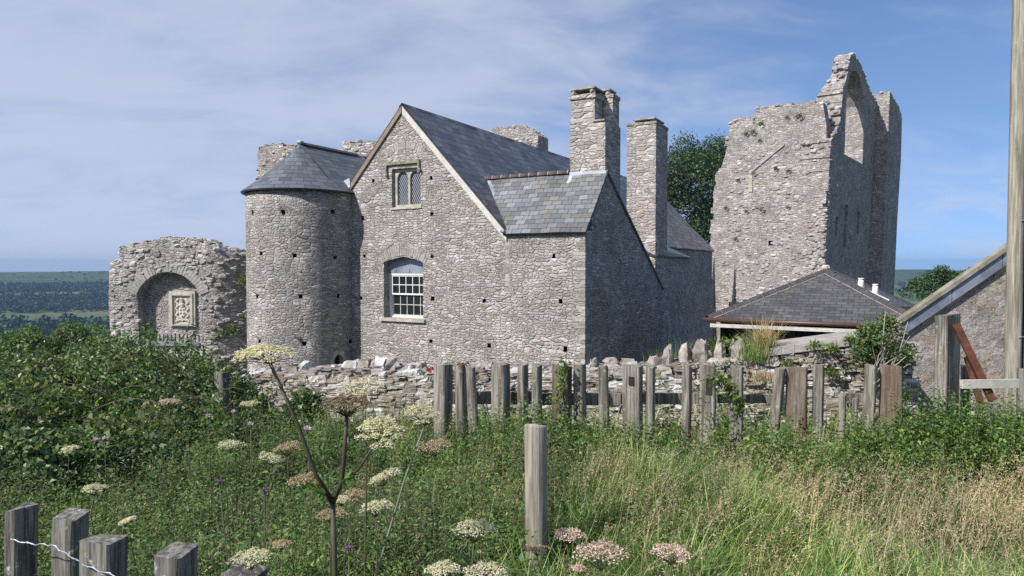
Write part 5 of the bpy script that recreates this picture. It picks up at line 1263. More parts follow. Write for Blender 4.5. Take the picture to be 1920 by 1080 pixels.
# ------------------------------------------------------------------ grass and weeds
def px_of(x, y): return 960+F*x/y
def scatter(n, y0, y1, f=1.06):
    y = np.sqrt(RNG.uniform(y0**2, y1**2, n)); x = RNG.uniform(-f, f, n)*y
    return x, y
def fbm(x, y, s, seed=0.0):
    return (np.sin(x*s*1.3+y*s*.7+seed)+np.sin(-x*s*.8+y*s*1.7+seed*2.1)+.6*np.sin(x*s*2.9+y*s*2.2+seed*.7)+.5*np.sin(x*s*4.7-y*s*3.9+seed))/3.1
sm = lambda x, a, b: np.clip((x-a)/(b-a), 0, 1)**2*(3-2*np.clip((x-a)/(b-a), 0, 1))

tx, ty = scatter(10000, 2.2, 6.0); tn_ = RNG.integers(10, 46, len(tx)); ts_ = RNG.uniform(.75, 1.25, len(tx))
ox = RNG.normal(0, .035, tn_.sum()); oy = RNG.normal(0, .035, tn_.sum())
x = np.repeat(tx, tn_)+ox; y = np.repeat(ty, tn_)+oy; hk = np.repeat(ts_, tn_); ang = np.arctan2(oy, ox)+RNG.normal(0, .6, len(x))
p = px_of(x, y); right = sm(p, 930, 1120)
keep = RNG.uniform(0, 1, len(x)) < .42+.58*right
x, y, p, right, hk, ang = x[keep], y[keep], p[keep], right[keep], hk[keep], ang[keep]
h = (.26+.14*fbm(x, y, 1.4, 2))*(.75+.25*right)*hk*RNG.uniform(.6, 1.35, len(x)); h = np.clip(h, .1, .62)
gp_ = np.stack([x, y, gz(x, y)], 1)
bv, _, _ = blades(gp_, h, RNG.uniform(.004, .0105, len(x)), RNG.uniform(.2, 1.25, len(x)).clip(0, 1.2), ang)
tag(mass('meadow_grass', bv, 6, G['grass'], None, BQ), 'long green meadow grass filling the foreground', 'grass', kind='stuff')
# far turf behind the fence and wall
x, y = scatter(30000, 6.0, 26.0, .85)
keep = np.abs(y-8.2) > .5
x, y = x[keep], y[keep]
bv2, _, _ = blades(np.stack([x, y, gz(x, y)], 1), RNG.uniform(.15, .5, len(x)), RNG.uniform(.012, .03, len(x)), RNG.uniform(.2, 1, len(x)))
tag(mass('rough_grass', bv2, 6, G['grass'], None, BQ), 'rough grass growing behind the fence and round the ruins', 'grass', kind='stuff')

# dry flowering stems
def drymask(x, y):
    p = px_of(x, y); yy = 500+F*(1.8-.42)/y
    band = np.exp(-((yy-905)/62)**2)*sm(p, 1030, 1120)
    band *= .45+.75*sm(fbm(x, y, 2.1, 5), -.3, .5)
    rgt = sm(p, 1480, 1720)*sm(yy, 860, 900)*(.2+.55*sm(fbm(x, y, 1.6, 1), -.1, .5))*(1-.55*sm(yy, 960, 1060))
    mid = .10*sm(p, 1000, 1200)
    lft = .05*sm(p, 500, 900)
    return np.clip(np.maximum(band, rgt)+mid+lft, 0, 1)
x, y = scatter(31000, 2.4, 6.0); keep = RNG.uniform(0, 1, len(x)) < drymask(x, y)*.47
x, y = x[keep], y[keep]; n = len(x)
hs_ = RNG.uniform(.34, .58, n); a = RNG.normal(.3, .9, n); ln_ = RNG.uniform(.15, .95, n)
base = np.stack([x, y, gz(x, y)], 1)
dv, tip, dd = blades(base, hs_, RNG.uniform(.0018, .0035, n), ln_, a)
tag(mass('dry_grass_stems', dv, 6, G['dry'], None, BQ), 'straw coloured dry grass stems among the green meadow grass', 'grass', kind='stuff')
k = 16; t = RNG.uniform(.70, 1.0, (n, k)).reshape(-1); hh = np.repeat(hs_, k); ll = np.repeat(ln_, k); bb = np.repeat(base, k, 0); d3 = np.repeat(dd, k, 0)
P = bb+np.array((0, 0, 1.))*(hh*t*(1-.25*ll**2*t))[:, None]+d3*(ll*hh*t**1.9)[:, None]
P = P+RNG.normal(0, .009, P.shape)
A = unit(rvec(len(P))*.9+np.array((0, 0, .5))+d3*.9)
tag(mass('grass_seed_heads', leaf_verts(P, A, rvec(len(P)), RNG.uniform(.008, .020, len(P)), RNG.uniform(.0025, .005, len(P))), 4, G['seed']), 'buff feathery seed heads on the dry grass', 'grass', kind='stuff')

def plants(n_or_xy, hfun, nl, ll, lw, spread, mat_leaf, mat_stem, names, labels, cats, droop=.2, lean=.25, opp=False, t0=.15, stemw=.004):
    x, y = n_or_xy; n = len(x); h = hfun(x, y)*RNG.uniform(.7, 1.2, n); a = RNG.uniform(0, 2*np.pi, n); le = RNG.uniform(0, lean, n)
    base = np.stack([x, y, gz(x, y)], 1); d = np.stack([np.cos(a), np.sin(a), 0*a], 1)
    sv, tip, _ = blades(base, h, np.full(n, stemw), le, a)
    o1 = mass(names[0], sv, 6, mat_stem, None, BQ); tag(o1, labels[0], cats[0], kind='stuff')
    tt = np.tile(np.linspace(t0, 1.0, nl), (n, 1)); tt = tt+RNG.uniform(-.03, .03, tt.shape); tt = tt.reshape(-1)
    hh = np.repeat(h, nl); L_ = np.repeat(le, nl); bb = np.repeat(base, nl, 0); dd = np.repeat(d, nl, 0)
    P = bb+np.array((0, 0, 1.))*(hh*tt*(1-.25*L_**2*tt))[:, None]+dd*(L_*hh*tt**1.9)[:, None]
    if opp: ang = np.tile(np.arange(nl)//2*1.5708+np.arange(nl) % 2*np.pi, n)+np.repeat(a, nl)
    else: ang = np.tile(np.arange(nl)*2.4, n)+np.repeat(a, nl)
    ang = ang+RNG.normal(0, .3, len(ang))
    o = np.stack([np.cos(ang), np.sin(ang), 0*ang], 1); sz = (1.15-.7*tt**1.5)*RNG.uniform(.65, 1.25, len(tt))
    P = P+o*(spread*sz*RNG.uniform(.0, 1.0, len(tt)))[:, None]
    A = unit(o+np.array((0, 0, 1.))*(RNG.uniform(-.5, .7, len(tt))-droop)[:, None]); N = unit(np.array((0, 0, 1.))+.55*rvec(len(tt))-.2*o)
    o2 = mass(names[1], leaf_verts(P, A, N, ll*sz, lw*sz, .2, .2), 4, mat_leaf, None); tag(o2, labels[1], cats[1], kind='stuff')

# herb layer on the left
x, y = scatter(17500, 2.2, 6.4); p = px_of(x, y)
keep = RNG.uniform(0, 1, len(x)) < np.clip(1-sm(p, 960, 1150), .05, 1)
x, y = x[keep], y[keep]
plants((x, y), lambda x, y: np.clip(.42+.17*fbm(x, y, 1.1, 3)+.11*fbm(x, y, 3.7, 1)+.04*(y-4), .15, .75), 26, .050, .0135, .035, G['herb'], G['stem_brown'],
       ('weed_stems', 'meadow_weeds'), ('thin brown stems of the meadow weeds', 'leafy meadow weeds growing thickly left of the round post'), ('weeds', 'weeds'))
# broad leaved weeds among the finer ones
x, y = scatter(1200, 2.4, 6.2); p = px_of(x, y); keep = RNG.uniform(0, 1, len(x)) < np.where(p < 1050, .9, .16)
plants((x[keep], y[keep]), lambda x, y: np.clip(.40+.16*fbm(x, y, 1.3, 6), .15, .7), 16, .085, .034, .03, G['bush'], G['stem'],
       ('dock_stems', 'dock_leaves'), ('ribbed stems of the broad leaved weeds', 'broad pale green weed leaves scattered through the meadow'), ('weeds', 'weeds'), .3, .3)
x = RNG.normal(at(1003, 1000, 3.45)[0], .16, 420); y = RNG.uniform(3.15, 3.6, 420)
hb_, _, _ = blades(np.stack([x, y, gz(x, y)], 1), RNG.uniform(.25, .46, 420), RNG.uniform(.004, .010, 420), RNG.uniform(.2, 1.1, 420))
tag(mass('grass_clump', hb_, 6, G['grass'], None, BQ), 'grass clump growing up against the foot of the round post', 'grass', kind='stuff')
# nettles along the fence
n = 3300; x = RNG.uniform(-1.5, 5.6, n); y = 4.75+RNG.uniform(0, 1.0, n)**.8*.98
p = px_of(x, y); keep = (p > 740) & (RNG.uniform(0, 1, n) < np.clip(.25+.6*sm(fbm(x, y, 2.0, 4), -.4, .3)+.4*sm(p, 1650, 1750), 0, 1)) & ((y > 5.05) | (p > 1400))
x, y = x[keep], y[keep]
plants((x, y), lambda x, y: np.clip(.56+.20*fbm(x*1.7, y, 1.6, 8)+.08*fbm(x, y, 5.1, 2)+.16*sm(px_of(x, y), 1640, 1780)-.22*sm(-px_of(x, y), -1020, -800), .2, .95)*(.75+.25*sm(y, 4.8, 5.4)), 30, .062, .029, .012, G['nettle'], G['stem'],
       ('nettle_stems', 'nettle_leaves'), ('upright green nettle stems along the sleeper fence', 'toothed green nettle leaves massed along the foot of the sleeper fence'), ('nettles', 'nettles'), .35, .2, True, .2, .005)

# bramble thicket
def ellipsoid_leaves(c, r, n, l, w, shell=(.72, 1.05), up=.35):
    d = rvec(n); d[:, 2] = np.where(d[:, 2] < -.35, -d[:, 2], d[:, 2])
    q = np.array(c)+d*np.array(r)*RNG.uniform(*shell, (n, 1))*(1+.24*fbm(d[:, 0]*4+c[0], d[:, 1]*4+d[:, 2]*5, 1.9, c[1]))[:, None]
    A = unit(d*.5+rvec(n)*.8+np.array((0, 0, .15))); N = unit(d*.8+np.array((0, 0, up))+.7*rvec(n))
    s_ = RNG.uniform(.5, 1.05, n)+np.minimum(RNG.exponential(.14, n), .7)
    return leaf_verts(q, A, N, l*s_, w*s_)
def blob(px, py, Y, rx, rz, n, l=.044, w=.027, ry=None):
    n = int(n*1.45); c = at(px, py+22, Y); return ellipsoid_leaves((c[0], c[1], c[2]-rz), (rx, ry or rx*.8, rz), n, l, w)
bl = [blob(*q) for q in ((20, 645, 7.6, 1.1, 1.0, 15000), (110, 690, 7.2, 1.0, .9, 13000), (215, 632, 8.2, .8, 1.0, 13000), (290, 640, 8.0, .75, 1.0, 12000), (355, 668, 7.7, .6, .95, 10000), (405, 690, 7.5, .5, .85, 8000),
                         (450, 702, 7.9, .45, .8, 6500), (-20, 720, 5.4, .75, .7, 11000), (150, 745, 5.9, .8, .65, 12000), (270, 725, 6.3, .7, .7, 11000), (375, 760, 6.0, .5, .55, 8000), (60, 790, 4.8, .6, .5, 8000), (470, 745, 7.0, .42, .55, 5000), (240, 800, 5.2, .5, .42, 6000), (572, 715, 7.0, .22, .5, 2600), (545, 745, 6.9, .25, .4, 2200))]
brambles = np.concatenate(bl)
# long arching shoots above the mass
n = 170; xs = RNG.uniform(-5.2, -2.4, n); ys = RNG.uniform(5.5, 8.2, n); sh_ = []
for i in range(n):
    p_ = px_of(xs[i], ys[i]); 
    if p_ > 450: continue
    zt_ = np.interp(p_, [0, 120, 220, 300, 380, 460], [1.0, .78, 1.0, .95, .75, .55])-.1*(8-ys[i]); m_ = 16
    t = np.linspace(0, 1, m_); d = rvec(1)[0]; q = np.array((xs[i], ys[i], zt_-.25))+np.outer(t, np.array((d[0]*.3, d[1]*.3, .48+.2*d[2])))+np.outer(t**2, (d[0]*.15, d[1]*.15, -.14))
    q = np.repeat(q, 3, 0); sh_.append(leaf_verts(q+RNG.normal(0, .02, q.shape), unit(rvec(len(q))+np.array((0, 0, .3))), unit(rvec(len(q))+np.array((0, 0, .8))), RNG.uniform(.03, .06, len(q)), RNG.uniform(.018, .034, len(q))))
brambles = np.concatenate([brambles]+sh_)
tag(mass('bramble_thicket', brambles, 4, G['bramble']), 'dense dark bramble thicket spreading over the left of the meadow', 'brambles', kind='stuff')

hv_ = np.concatenate([blob(*q) for q in ((30, 668, 6.9, .5, .62, 3600), (90, 648, 7.0, .35, .5, 2200), (250, 640, 7.3, .4, .6, 3000), (330, 668, 7.0, .3, .5, 2000), (20, 735, 5.1, .28, .42, 1600), (160, 705, 6.3, .3, .5, 1600), (420, 712, 6.9, .25, .4, 1500))]+[blob(px_, py_, Y_, .3, .34, 420, .085, .05) for px_, py_, Y_ in ((110, 740, 5.6), (300, 735, 6.0), (200, 770, 5.4), (380, 745, 6.2), (55, 700, 6.2), (330, 700, 6.8))])
tag(mass('elder_scrub', hv_, 4, G['pale']), 'paler leafy scrub mixed through the top of the bramble thicket', 'scrub', kind='stuff')
b = MB()
for i in range(45):
    q = at(random.uniform(-10, 470), random.uniform(650, 790), random.uniform(4.9, 7.4)); d = rvec(1)[0]; L_ = random.uniform(.3, .8)
    pts = [q+np.array((d[0]*L_*t, -.05-.12*t, L_*.7*t-.55*L_*t*t+.03)) for t in np.linspace(0, 1, 6)]
    b.tube(pts, [.0028, .0026, .0024, .002, .0016, .0012], 4)
tag(b.build('bramble_canes', G['stem_brown']), 'bare arching brown canes sticking out of the bramble thicket', 'brambles', kind='stuff')
# ------------------------------------------------------------------ shrubs and trees
def tree(name, label, base, crown_c, rx, rz, n, leaf, mat, limbs=7, cat='tree', clusters=26, group=None, trunk=.18, ry=None, low=-.55):
    base = np.asarray(base, float); c = np.asarray(crown_c, float); o = thing(name, label, cat, base, group)
    b = MB(); top_ = c-np.array((0, 0, rz*.1))
    b.tube([base, base*.6+top_*.4+np.array((trunk*.4, 0, 0)), top_], [trunk, trunk*.75, trunk*.35], 8); b.build('trunk', G['bark'], o)
    cl_ = []; rg_ = np.random.default_rng(int(abs(c[0]*100))+n)
    while len(cl_) < clusters:
        d = rg_.normal(size=3); d /= np.linalg.norm(d); 
        if d[2] < low: continue
        cl_.append(c+d*np.array((rx, ry or rx, rz))*rg_.uniform(.45, .92))
    b = MB()
    for q in cl_[:limbs*2]: 
        s0 = base*(1-.62)+top_*.62; m_ = (s0+q)/2+np.array((0, 0, -.06*rz)); b.tube([s0, m_, q], [trunk*.4, trunk*.22, trunk*.08], 5)
    b.build('limb', G['bark'], o)
    V = []
    for q in cl_:
        rr_ = rg_.uniform(.26, .44); m_ = n//clusters
        V.append(ellipsoid_leaves(q, (rx*rr_, (ry or rx)*rr_, rz*rr_*.9), m_, leaf, leaf*.6, (.5, 1.1), .5))
    mass('crown', np.concatenate(V), 4, mat, o); return o
q = at(1318, 362, 92); tree('evergreen_tree', 'dark bushy tree rising between the second chimney and the keep', (q[0], q[1], -8), q, 6.6, 7.6, 42000, .34, G['dark'], clusters=80, trunk=.5, low=-1, limbs=4)
q = at(1752, 545, 48); tree('hawthorn', 'dark rounded tree beyond the barn roof at the right', (q[0], q[1], -6), q, 1.75, 1.55, 8000, .15, G['dark'], clusters=26)
q = at(1835, 528, 52); tree('ash_tree', 'paler loose tree top behind the cottage verge', (q[0], q[1], -6), q, 1.7, 1.3, 4200, .15, G['bush'], clusters=16)
q = at(136, 655, 23); tree('hazel_bush', 'rounded bright green bush standing beyond the brambles', (q[0], q[1], -3.2), q, 1.05, .95, 9000, .085, G['bush'], clusters=24, cat='bush', trunk=.07)
q = at(20, 660, 21); tree('elder_bush', 'loose bush at the left edge above the brambles', (q[0], q[1], -3), q, .9, .75, 6000, .085, G['bush'], clusters=18, cat='bush', trunk=.07)
q = at(1653, 665, 7.45); tree('wall_shrub', 'straggly shrub with bare grey twigs growing over the field wall end', (q[0], q[1], .1), q, .30, .40, 5200, .034, G['ivy'], clusters=26, cat='shrub', trunk=.02, ry=.22, limbs=10)
b = MB(); sh0 = bpy.data.objects['wall_shrub']
for i in range(13):
    q0_ = at(1640+random.uniform(-15, 25), 735, 7.35); q2_ = at(1655+random.uniform(-55, 55), random.uniform(575, 690), 7.2+random.uniform(-.1, .2)); b.tube([q0_, (q0_+q2_)/2+np.array((random.uniform(-.08, .08), 0, .05)), q2_], [.008, .006, .003], 5)
b.build('twigs', plain_mat('bare twig', (.33, .31, .26), .9, .2, 30, .001), sh0)
def tuft(name, label, c, n, hgt, wid, mat, cat, group=None, lean=.7, bw=.006):
    o = thing(name, label, cat, c, group); P = np.array(c)+RNG.normal(0, wid, (n, 3))*np.array((1, .7, .1))
    v, _, _ = blades(P, RNG.uniform(.4, 1.15, n)*hgt, RNG.uniform(.5, 1.2, n)*bw, RNG.uniform(.1, lean, n)); mass('foliage', v, 6, mat, o, BQ); return o
tuft('grass_tuft', 'tall dry grass tuft on the wall left of the grey coping', at(1432, 668, 7.95), 420, .46, .07, G['dry'], 'grass', lean=.9)
tuft('grass_tuft', 'green grass tuft at the foot of the tall dry one', at(1420, 676, 7.9), 300, .28, .09, G['grass'], 'grass')
tuft('grass_tuft', 'rusty hanging grass tuft on the wall face under the coping', at(1432, 715, 7.62), 260, .14, .07, G['seed'], 'grass', lean=1.0)
def fernlet(c, n, s_, mat=None, name='fern', label=None, group=None, cat='fern'):
    o = thing(name, label, cat, c, group); d = rvec(n); d[:, 2] = np.abs(d[:, 2]); P = np.array(c)+d*s_*RNG.uniform(.1, 1, (n, 1))
    mass('foliage', leaf_verts(P, unit(d+.5*rvec(n)), unit(rvec(n)+np.array((0, -.3, .8))), RNG.uniform(.3, .6, n)*s_, RNG.uniform(.12, .25, n)*s_), 4, mat or G['fern'], o); return o
for (px, py, Y, s_, lab) in ((1378, 652, 8.3, .16, 'bright green fern behind the upright copings below the barn'), (1345, 655, 8.4, .13, 'smaller fern left of the bright one behind the copings'), (1560, 660, 7.68, .09, 'fern hanging under the middle of the grey coping'),
                             (1528, 652, 7.7, .08, 'small fern under the grey coping next to the hanging one'), (1560, 705, 7.68, .09, 'fern low on the wall face above the short posts'), (1478, 690, 7.7, .08, 'fern growing at the left foot of the grey coping'), (1596, 640, 7.7, .08, 'fern tuft just left of the straggly shrub')):
    fernlet(at(px, py, Y), 120, s_, label=lab)
for px, py, Y, nn_, hh_, lab in ((1250, 672, 8.6, 130, .22, 'low green weeds behind the first upright copings'), (1300, 662, 8.7, 150, .26, 'green weeds showing between the tall upright copings'), (1408, 655, 8.7, 160, .30, 'grassy weeds behind the last upright coping by the tall dry tuft')):
    tuft('wall_top_weeds', lab, at(px, py+12, Y), nn_, hh_, .13, G['grass'], 'weeds')
def creeper(name, label, pts, Y, n, spread, leaf, mat):
    P_ = np.array([at(a, b_, Y) for a, b_ in pts]); o = thing(name, label, 'creeper', P_[0])
    b = MB(); b.tube(list(P_), .004, 5); b.build('stem', G['stem_brown'], o)
    t = RNG.uniform(0, len(pts)-1, n); i = np.minimum(t.astype(int), len(pts)-2); f_ = (t-i)[:, None]; Q = P_[i]*(1-f_)+P_[i+1]*f_+RNG.normal(0, spread, (n, 3))
    mass('leaves', leaf_verts(Q, unit(rvec(n)+np.array((0, -.3, -.2))), unit(rvec(n)+np.array((-.3, -1., .6))), RNG.uniform(.6, 1.3, n)*leaf, RNG.uniform(.4, .7, n)*leaf), 4, mat, o)
creeper('ivy_creeper', 'dark creeper climbing the brown sleeper in the middle of the fence', ((1052, 800), (1046, 740), (1054, 700), (1056, 676)), 5.76, 260, .022, .036, G['nettle'])
creeper('bramble_shoot', 'bright leafy bramble shoot crossing the pale sleepers under the upright copings', ((1395, 775), (1372, 735), (1352, 712), (1338, 705)), 5.7, 130, .035, .052, G['fern'])
def add_notch_shade(px, py, w, h_, label):  # near-black block on the post face painting the shade inside a notch
    b = MB(); c_ = at(px, py, FY-.004); n = az(-30); u = np.array((-n[1], n[0], 0)); zz_ = np.array((0, 0, h_/2)); q = [c_-u*w/2-zz_+n*.012, c_+u*w/2-zz_+n*.012, c_+u*w/2-zz_-n*.03, c_-u*w/2-zz_-n*.03]; b.hexa(q+[p_+2*zz_ for p_ in q]); b.build('notch_shade', M['dark_timber'], fence)
for q in ((1184, 714, .045, .07), (1330, 725, .055, .14)): add_notch_shade(*q, '')
o = thing('wallflower', 'red flowered plant growing on the wall before the gable', 'flower', at(862, 688, 8.3))
d = rvec(90); P = at(858, 690, 8.3)+d*np.array((.16, .1, .07)); mass('foliage', leaf_verts(P, rvec(90), rvec(90), np.full(90, .05), np.full(90, .022)), 4, G['herb'], o)
d = rvec(40); P = at(866, 684, 8.25)+d*np.array((.05, .04, .02)); mass('petals', leaf_verts(P, rvec(40), rvec(40), np.full(40, .035), np.full(40, .03)), 4, G['red'], o)
o = thing('wallflower', 'single crimson bloom on the wall left of the first sleeper post', 'flower', at(806, 692, 8.3))
d = rvec(40); P = at(806, 692, 8.25)+d*np.array((.035, .03, .03)); mass('petals', leaf_verts(P, rvec(40), rvec(40), np.full(40, .03), np.full(40, .026)), 4, G['red'], o)
# growth on the ruins: one fern copied about
fk = [(1496, 222, .40), (1475, 222, .22), (1428, 235, .35), (1400, 253, .3), (1413, 250, .35), (1425, 265, .22), (1414, 328, .28), (1385, 340, .22), (1455, 318, .25), (1478, 322, .25), (1430, 395, .3), (1400, 398, .25), (1362, 392, .28), (1478, 390, .25), (1380, 450, .25)]
def on_front(px, py): u, z = uKf(px, py); return fKf(u, z, -.05)
fern0 = fernlet(on_front(1496, 222), 90, .40, G['ivy'], 'wall_weed', 'small green weed rooted in the face of the keep', 'weeds on the keep face', 'weed')
for px, py, s_ in fk[1:]:
    c_ = fern0.copy(); COL.objects.link(c_); c_.location = on_front(px, py); c_.scale = (s_/.40,)*3
    for chd in list(fern0.children):
        e_ = chd.copy(); COL.objects.link(e_); e_.parent = c_
gf0 = None
for px, py, s_ in ((446, 535, .45), (449, 600, .3), (418, 622, .35), (400, 625, .22), (455, 560, .25)):
    u = GU1+.9+(px-420)*.02; z = at(px, py, 27.3)[2]; pt = fG(u, z, -.06)
    if gf0 is None: gf0 = fernlet(pt, 130, s_, G['ivy'], 'wall_weed', 'leafy weed hanging on the rounded end of the gatehouse', 'weeds on the gatehouse', 'weed'); g_s = s_
    else:
        c_ = gf0.copy(); COL.objects.link(c_); c_.location = pt; c_.scale = (s_/g_s,)*3
        for chd in list(gf0.children):
            e_ = chd.copy(); COL.objects.link(e_); e_.parent = c_
fernlet(fF(*uF(810, 480), -.0), 50, .09, G['ivy'], 'wall_weed', 'tiny weed sprouting from the gable beside the arched window', None, 'weed')

# ------------------------------------------------------------------ hogweed and thistles
def umbel(o, c, w, mat, nray=20, dome=.18, tilt=(0, 0), fl=26, fs=.0052, stemtop=None, name='flower_head'):
    hub = np.asarray(stemtop if stemtop is not None else c-np.array((0, 0, w*.42)))
    i = np.arange(nray)+.5; r = np.sqrt(i/nray)*w*.5*(.82+.18*RNG.uniform(0, 1, nray)); a = i*2.39996+RNG.uniform(0, .4, nray)
    q = np.stack([r*np.cos(a), r*np.sin(a), -dome*w*(r/(w*.5))**2*1.0+RNG.normal(0, w*.015, nray)], 1)
    q[:, 2] += q[:, 0]*tilt[0]+q[:, 1]*tilt[1]; q += c
    b = MB()
    for p in q: b.tube([hub, (hub+p)/2+np.array((0, 0, w*.015)), p-np.array((0, 0, .003))], [.0017, .0012, .0009], 4, caps=False)
    b.build('rays', G['stem'], o)
    fl = int(fl*2.3); ur = w/(2*math.sqrt(nray))*1.18; n = nray*fl; d = RNG.uniform(0, 1, n)**.5; a2 = RNG.uniform(0, 6.283, n)
    e = np.stack([d*np.cos(a2)*ur, d*np.sin(a2)*ur, (1-d**2)*ur*.65+RNG.normal(0, .0012, n)], 1)
    P = np.repeat(q, fl, 0)+e; N = unit(np.stack([d*np.cos(a2)*.8, d*np.sin(a2)*.8, np.ones(n)], 1)+.3*rvec(n)); A = unit(rvec(n)*np.array((1, 1, .35)))
    s_ = RNG.uniform(.7, 1.4, n)*fs*.8*max(1, w/.12)
    mass(name, leaf_verts(P, A, N, s_, s_*.95, .1, .1), 4, mat, o)
def hogweed(px, py, w_px, Y, mat, label, nray=18, dome=.14, tilt=(0, 0), base=None, fl=26, stem=None, srad=.0045, group='hogweed in the meadow'):
    c = at(px, py, Y); w = w_px*.94/F*Y; bx = np.array((c[0]+random.uniform(-.08, .08), c[1]+random.uniform(.0, .12), 0.)) if base is None else np.asarray(base)
    bx[2] = gz(bx[0], bx[1]); o = thing('hogweed', label, 'wildflower', bx, group)
    hub = c-np.array((tilt[0]*.02, 0, w*.38)); j1, j2 = random.uniform(-.06, .06), random.uniform(-.03, .03)
    b = MB(); b.tube([bx, bx*.7+hub*.3+np.array((j1*.6, .01, 0)), bx*.4+hub*.6+np.array((j1*.8+j2, .02, 0)), bx*.12+hub*.88+np.array((j2, 0, 0)), hub], [srad, srad*.9, srad*.8, srad*.65, srad*.55], 7); b.build('stem', stem or G['stem'], o)
    umbel(o, c, w, mat, nray, dome, tilt, fl, stemtop=hub); return o
# the big one in front
Yb = 1.92
big = thing('hogweed', 'tallest hogweed in front, forked stem with cream heads and one brown seed head', 'wildflower', at(628, 1080, Yb)*np.array((1, 1, 0)), 'hogweed in the meadow')
n0 = at(628, 1200, Yb); n1 = at(628, 1080, Yb); n2 = at(624, 942, Yb); n3 = at(640, 905, Yb)
b = MB(); b.tube([n0*np.array((1, 1, 0)), n0, n1, n2], [.009, .0085, .008, .007], 9)
hubL = at(507, 682, Yb-.03); hubC = at(650, 782, Yb); hubR = at(708, 826, Yb-.12)
b.tube([n2, at(592, 890, Yb-.01), at(560, 800, Yb-.02), hubL], [.008, .0062, .0055, .005], 8); b.tube([n2, n3, at(646, 850, Yb), hubC], [.008, .0068, .006, .0055], 8); b.tube([n3, at(672, 880, Yb-.05), hubR], [.0045, .0038, .0032], 7)
b.build('stem', plain_mat('dark ribbed stem', (.062, .066, .034), .6, .3, 30, .001, .3, (.05, .04, .028)), big)
for (px0, py0), (px1, py1), n_ in (((612, 925), (556, 930), 34), ((640, 905), (668, 903), 10)):
    LV = []
    for k in range(n_):
        t = k/n_; p_ = at(px0+(px1-px0)*t, py0+(py1-py0)*t-14*math.sin(t*3.0), Yb-.03); sd = (-1)**k
        LV.append(leaf_verts(p_[None], np.array([[random.uniform(-.7, .1)*(1 if px1 < px0 else -1), -.3, sd*.7-.35]]), np.array([[0.2, -.6, .8]]), [.034*(1-.6*t)], [.017*(1-.5*t)]))
    mass('leaf', np.concatenate(LV), 4, G['nettle'], big)

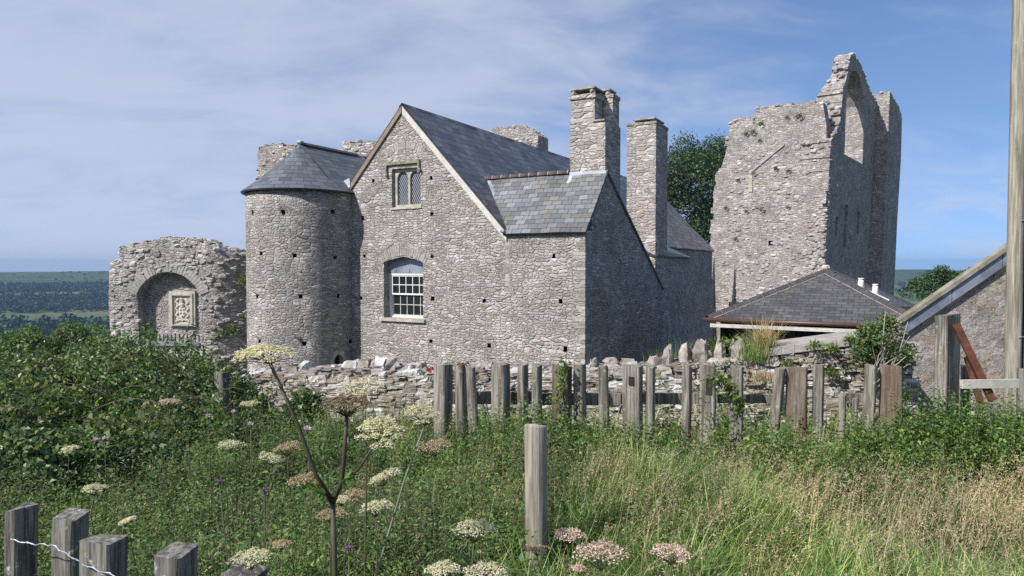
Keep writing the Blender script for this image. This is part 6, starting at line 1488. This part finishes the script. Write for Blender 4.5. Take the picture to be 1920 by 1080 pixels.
umbel(big, at(494, 655, Yb-.03), 108/F*Yb, G['cream'], 24, .16, (.06, .05), 36, stemtop=hubL)
umbel(big, at(648, 752, Yb), 98/F*Yb, G['seedhead'], 34, .10, (0, 0), 22, .0058, stemtop=hubC, name='seed_head')
umbel(big, at(714, 802, Yb-.12), 88/F*Yb, G['cream'], 22, .16, (-.1, .40), 34, stemtop=hubR)
b2 = at(640, 1085, 1.98)
hogweed(793, 770, 78, 2.0, G['cream'], 'cream hogweed head on a pale slanting stem left of the first sleeper posts', 20, .2, (-.25, .3), base=b2*np.array((1, 1, 0)), stem=plain_mat('pale stem', (.20, .20, .15), .6, .2, 30, .001))
hogweed(677, 722, 86, 2.15, G['cream'], 'cream hogweed head in front of the whitened wall stones', 20, .14, (0, .3))
HW = ((318, 752, 42, 3.7, 'pink', 'small pinkish hogweed head against the dark brambles', (0, 0)),
      (432, 832, 50, 3.1, 'cream', 'pale hogweed head midway below the pinkish head by the brambles', (0, 0)),
      (508, 857, 50, 3.0, 'cream', 'cream hogweed head tilted down to the right under the tall left branch', (-.35, 0)),
      (176, 914, 46, 3.1, 'cream', 'cream hogweed head above the lichened fence posts', (0, 0)),
      (130, 841, 36, 3.6, 'cream', 'flat narrow hogweed head low in the dark brambles at the left', (.12, .2)),
      (468, 756, 38, 3.9, 'cream', 'small split hogweed head beside the grey bramble post', (0, 0)),
      (238, 975, 34, 3.0, 'cream', 'little yellowish hogweed head right of the lichened posts', (.4, 0)),
      (722, 890, 62, 2.6, 'cream', 'hogweed head tilted up to the right beside the slanting stem', (.4, 0)),
      (705, 946, 64, 2.5, 'cream', 'peach cream hogweed head just right of the fork in the tallest stem', (.12, 0)),
      (815, 833, 66, 2.7, 'buff', 'thin flat hogweed head seen edge on left of the round post', (.08, .1)),
      (888, 988, 86, 2.0, 'cream', 'broad cream hogweed head at the foot of the round post on its left', (0, 0)),
      (470, 1042, 76, 1.95, 'cream', 'broad cream hogweed head over the last lichened sleeper', (0, 0)),
      (828, 1064, 66, 1.75, 'cream', 'cream hogweed head cut by the bottom edge, the left of two there', (.1, 0)),
      (908, 1070, 92, 1.7, 'cream', 'large cream hogweed head at the bottom edge below the round post', (.12, 0)),
      (1006, 1027, 46, 2.4, 'buff', 'small dull yellow hogweed head right under the round post', (-.1, 0)),
      (1066, 1000, 64, 2.3, 'pink', 'flat pink hogweed head right of the foot of the round post', (0, 0)),
      (1126, 1032, 106, 1.9, 'pink', 'widest dark pink hogweed head near the bottom edge', (0, 0)),
      (1258, 1032, 80, 1.95, 'pink', 'pink hogweed head standing furthest right in the green grass', (-.1, 0)),
      (1084, 1064, 26, 2.0, 'pink', 'tiny pink hogweed head below the widest pink one', (0, 0)),
      (568, 897, 62, 2.7, 'buff', 'faded brown hogweed head left of the fork of the tallest stem', (.1, .1)),
      (540, 836, 56, 2.9, 'buff', 'faded brown hogweed head higher left of the tallest middle stem', (.15, .1)),
      (665, 925, 50, 2.8, 'buff', 'faded hogweed head behind the fork of the tallest stem', (0, .1)),
      (622, 962, 56, 2.6, 'buff', 'faded buff hogweed head behind the lowest part of the tallest stem', (.1, .1)),
      (528, 1018, 36, 2.2, 'buff', 'small brown hogweed head beside the broad cream one over the sleeper', (0, 0)),
      (640, 935, 40, 3.0, 'cream', 'small whitish hogweed head half hidden by the forked stem', (0, 0)))
for px, py, w_, Y, mt, lab, tl in HW: hogweed(px, py, w_, Y, G[mt], lab, 16 if w_ > 55 else 13, .10, tl, fl=26, srad=.0032)
def thistle(px, py, Y, s_, mat, label, n=40):
    c = at(px, py, Y); bx = np.array((c[0]+random.uniform(-.05, .05), c[1]+.05, 0)); o = thing('thistle', label, 'wildflower', bx, 'thistles and lilac flowers in the meadow')
    b = MB(); b.tube([bx, (bx+c)/2+np.array((.01, 0, 0)), c], [.003, .0026, .002], 5); rock(b, c-np.array((0, 0, s_*.4)), s_*.8, s_*.8, s_*.8, jit=.05); b.build('stem', G['stem'], o)
    d = rvec(n); d[:, 2] = np.abs(d[:, 2]); mass('flower', leaf_verts(np.repeat(c[None], n, 0)+d*s_*.1, d, rvec(n), np.full(n, s_*.9), np.full(n, s_*.22)), 4, mat, o)
for q in ((654, 1031, 2.0, .016, 'purple', 'bright purple thistle beside the tallest hogweed stem near the bottom'), (495, 920, 2.7, .015, 'purple', 'purple thistle left of the tallest hogweed at mid height'), (411, 902, 2.8, .016, 'purple', 'dull purple thistle further left at mid height'),
          (576, 805, 3.2, .022, 'lilac', 'lilac flower left of the brown seed head'), (470, 796, 3.5, .02, 'lilac', 'lilac flower under the small split hogweed head'), (390, 781, 3.8, .022, 'lilac', 'lilac flower on the edge of the brambles'), (180, 826, 4.3, .03, 'lilac', 'pale lilac flower cluster in the dark brambles at the left'),
          (196, 822, 4.3, .02, 'lilac', 'small lilac bloom touching the pale cluster in the brambles'), (908, 1077, 1.7, .012, 'purple', 'purple thistle among the cream head at the bottom edge'), (438, 772, 3.9, .018, 'lilac', 'tiny lilac bloom beside the bramble post')):
    thistle(*q[:4], G[q[4]], q[5])
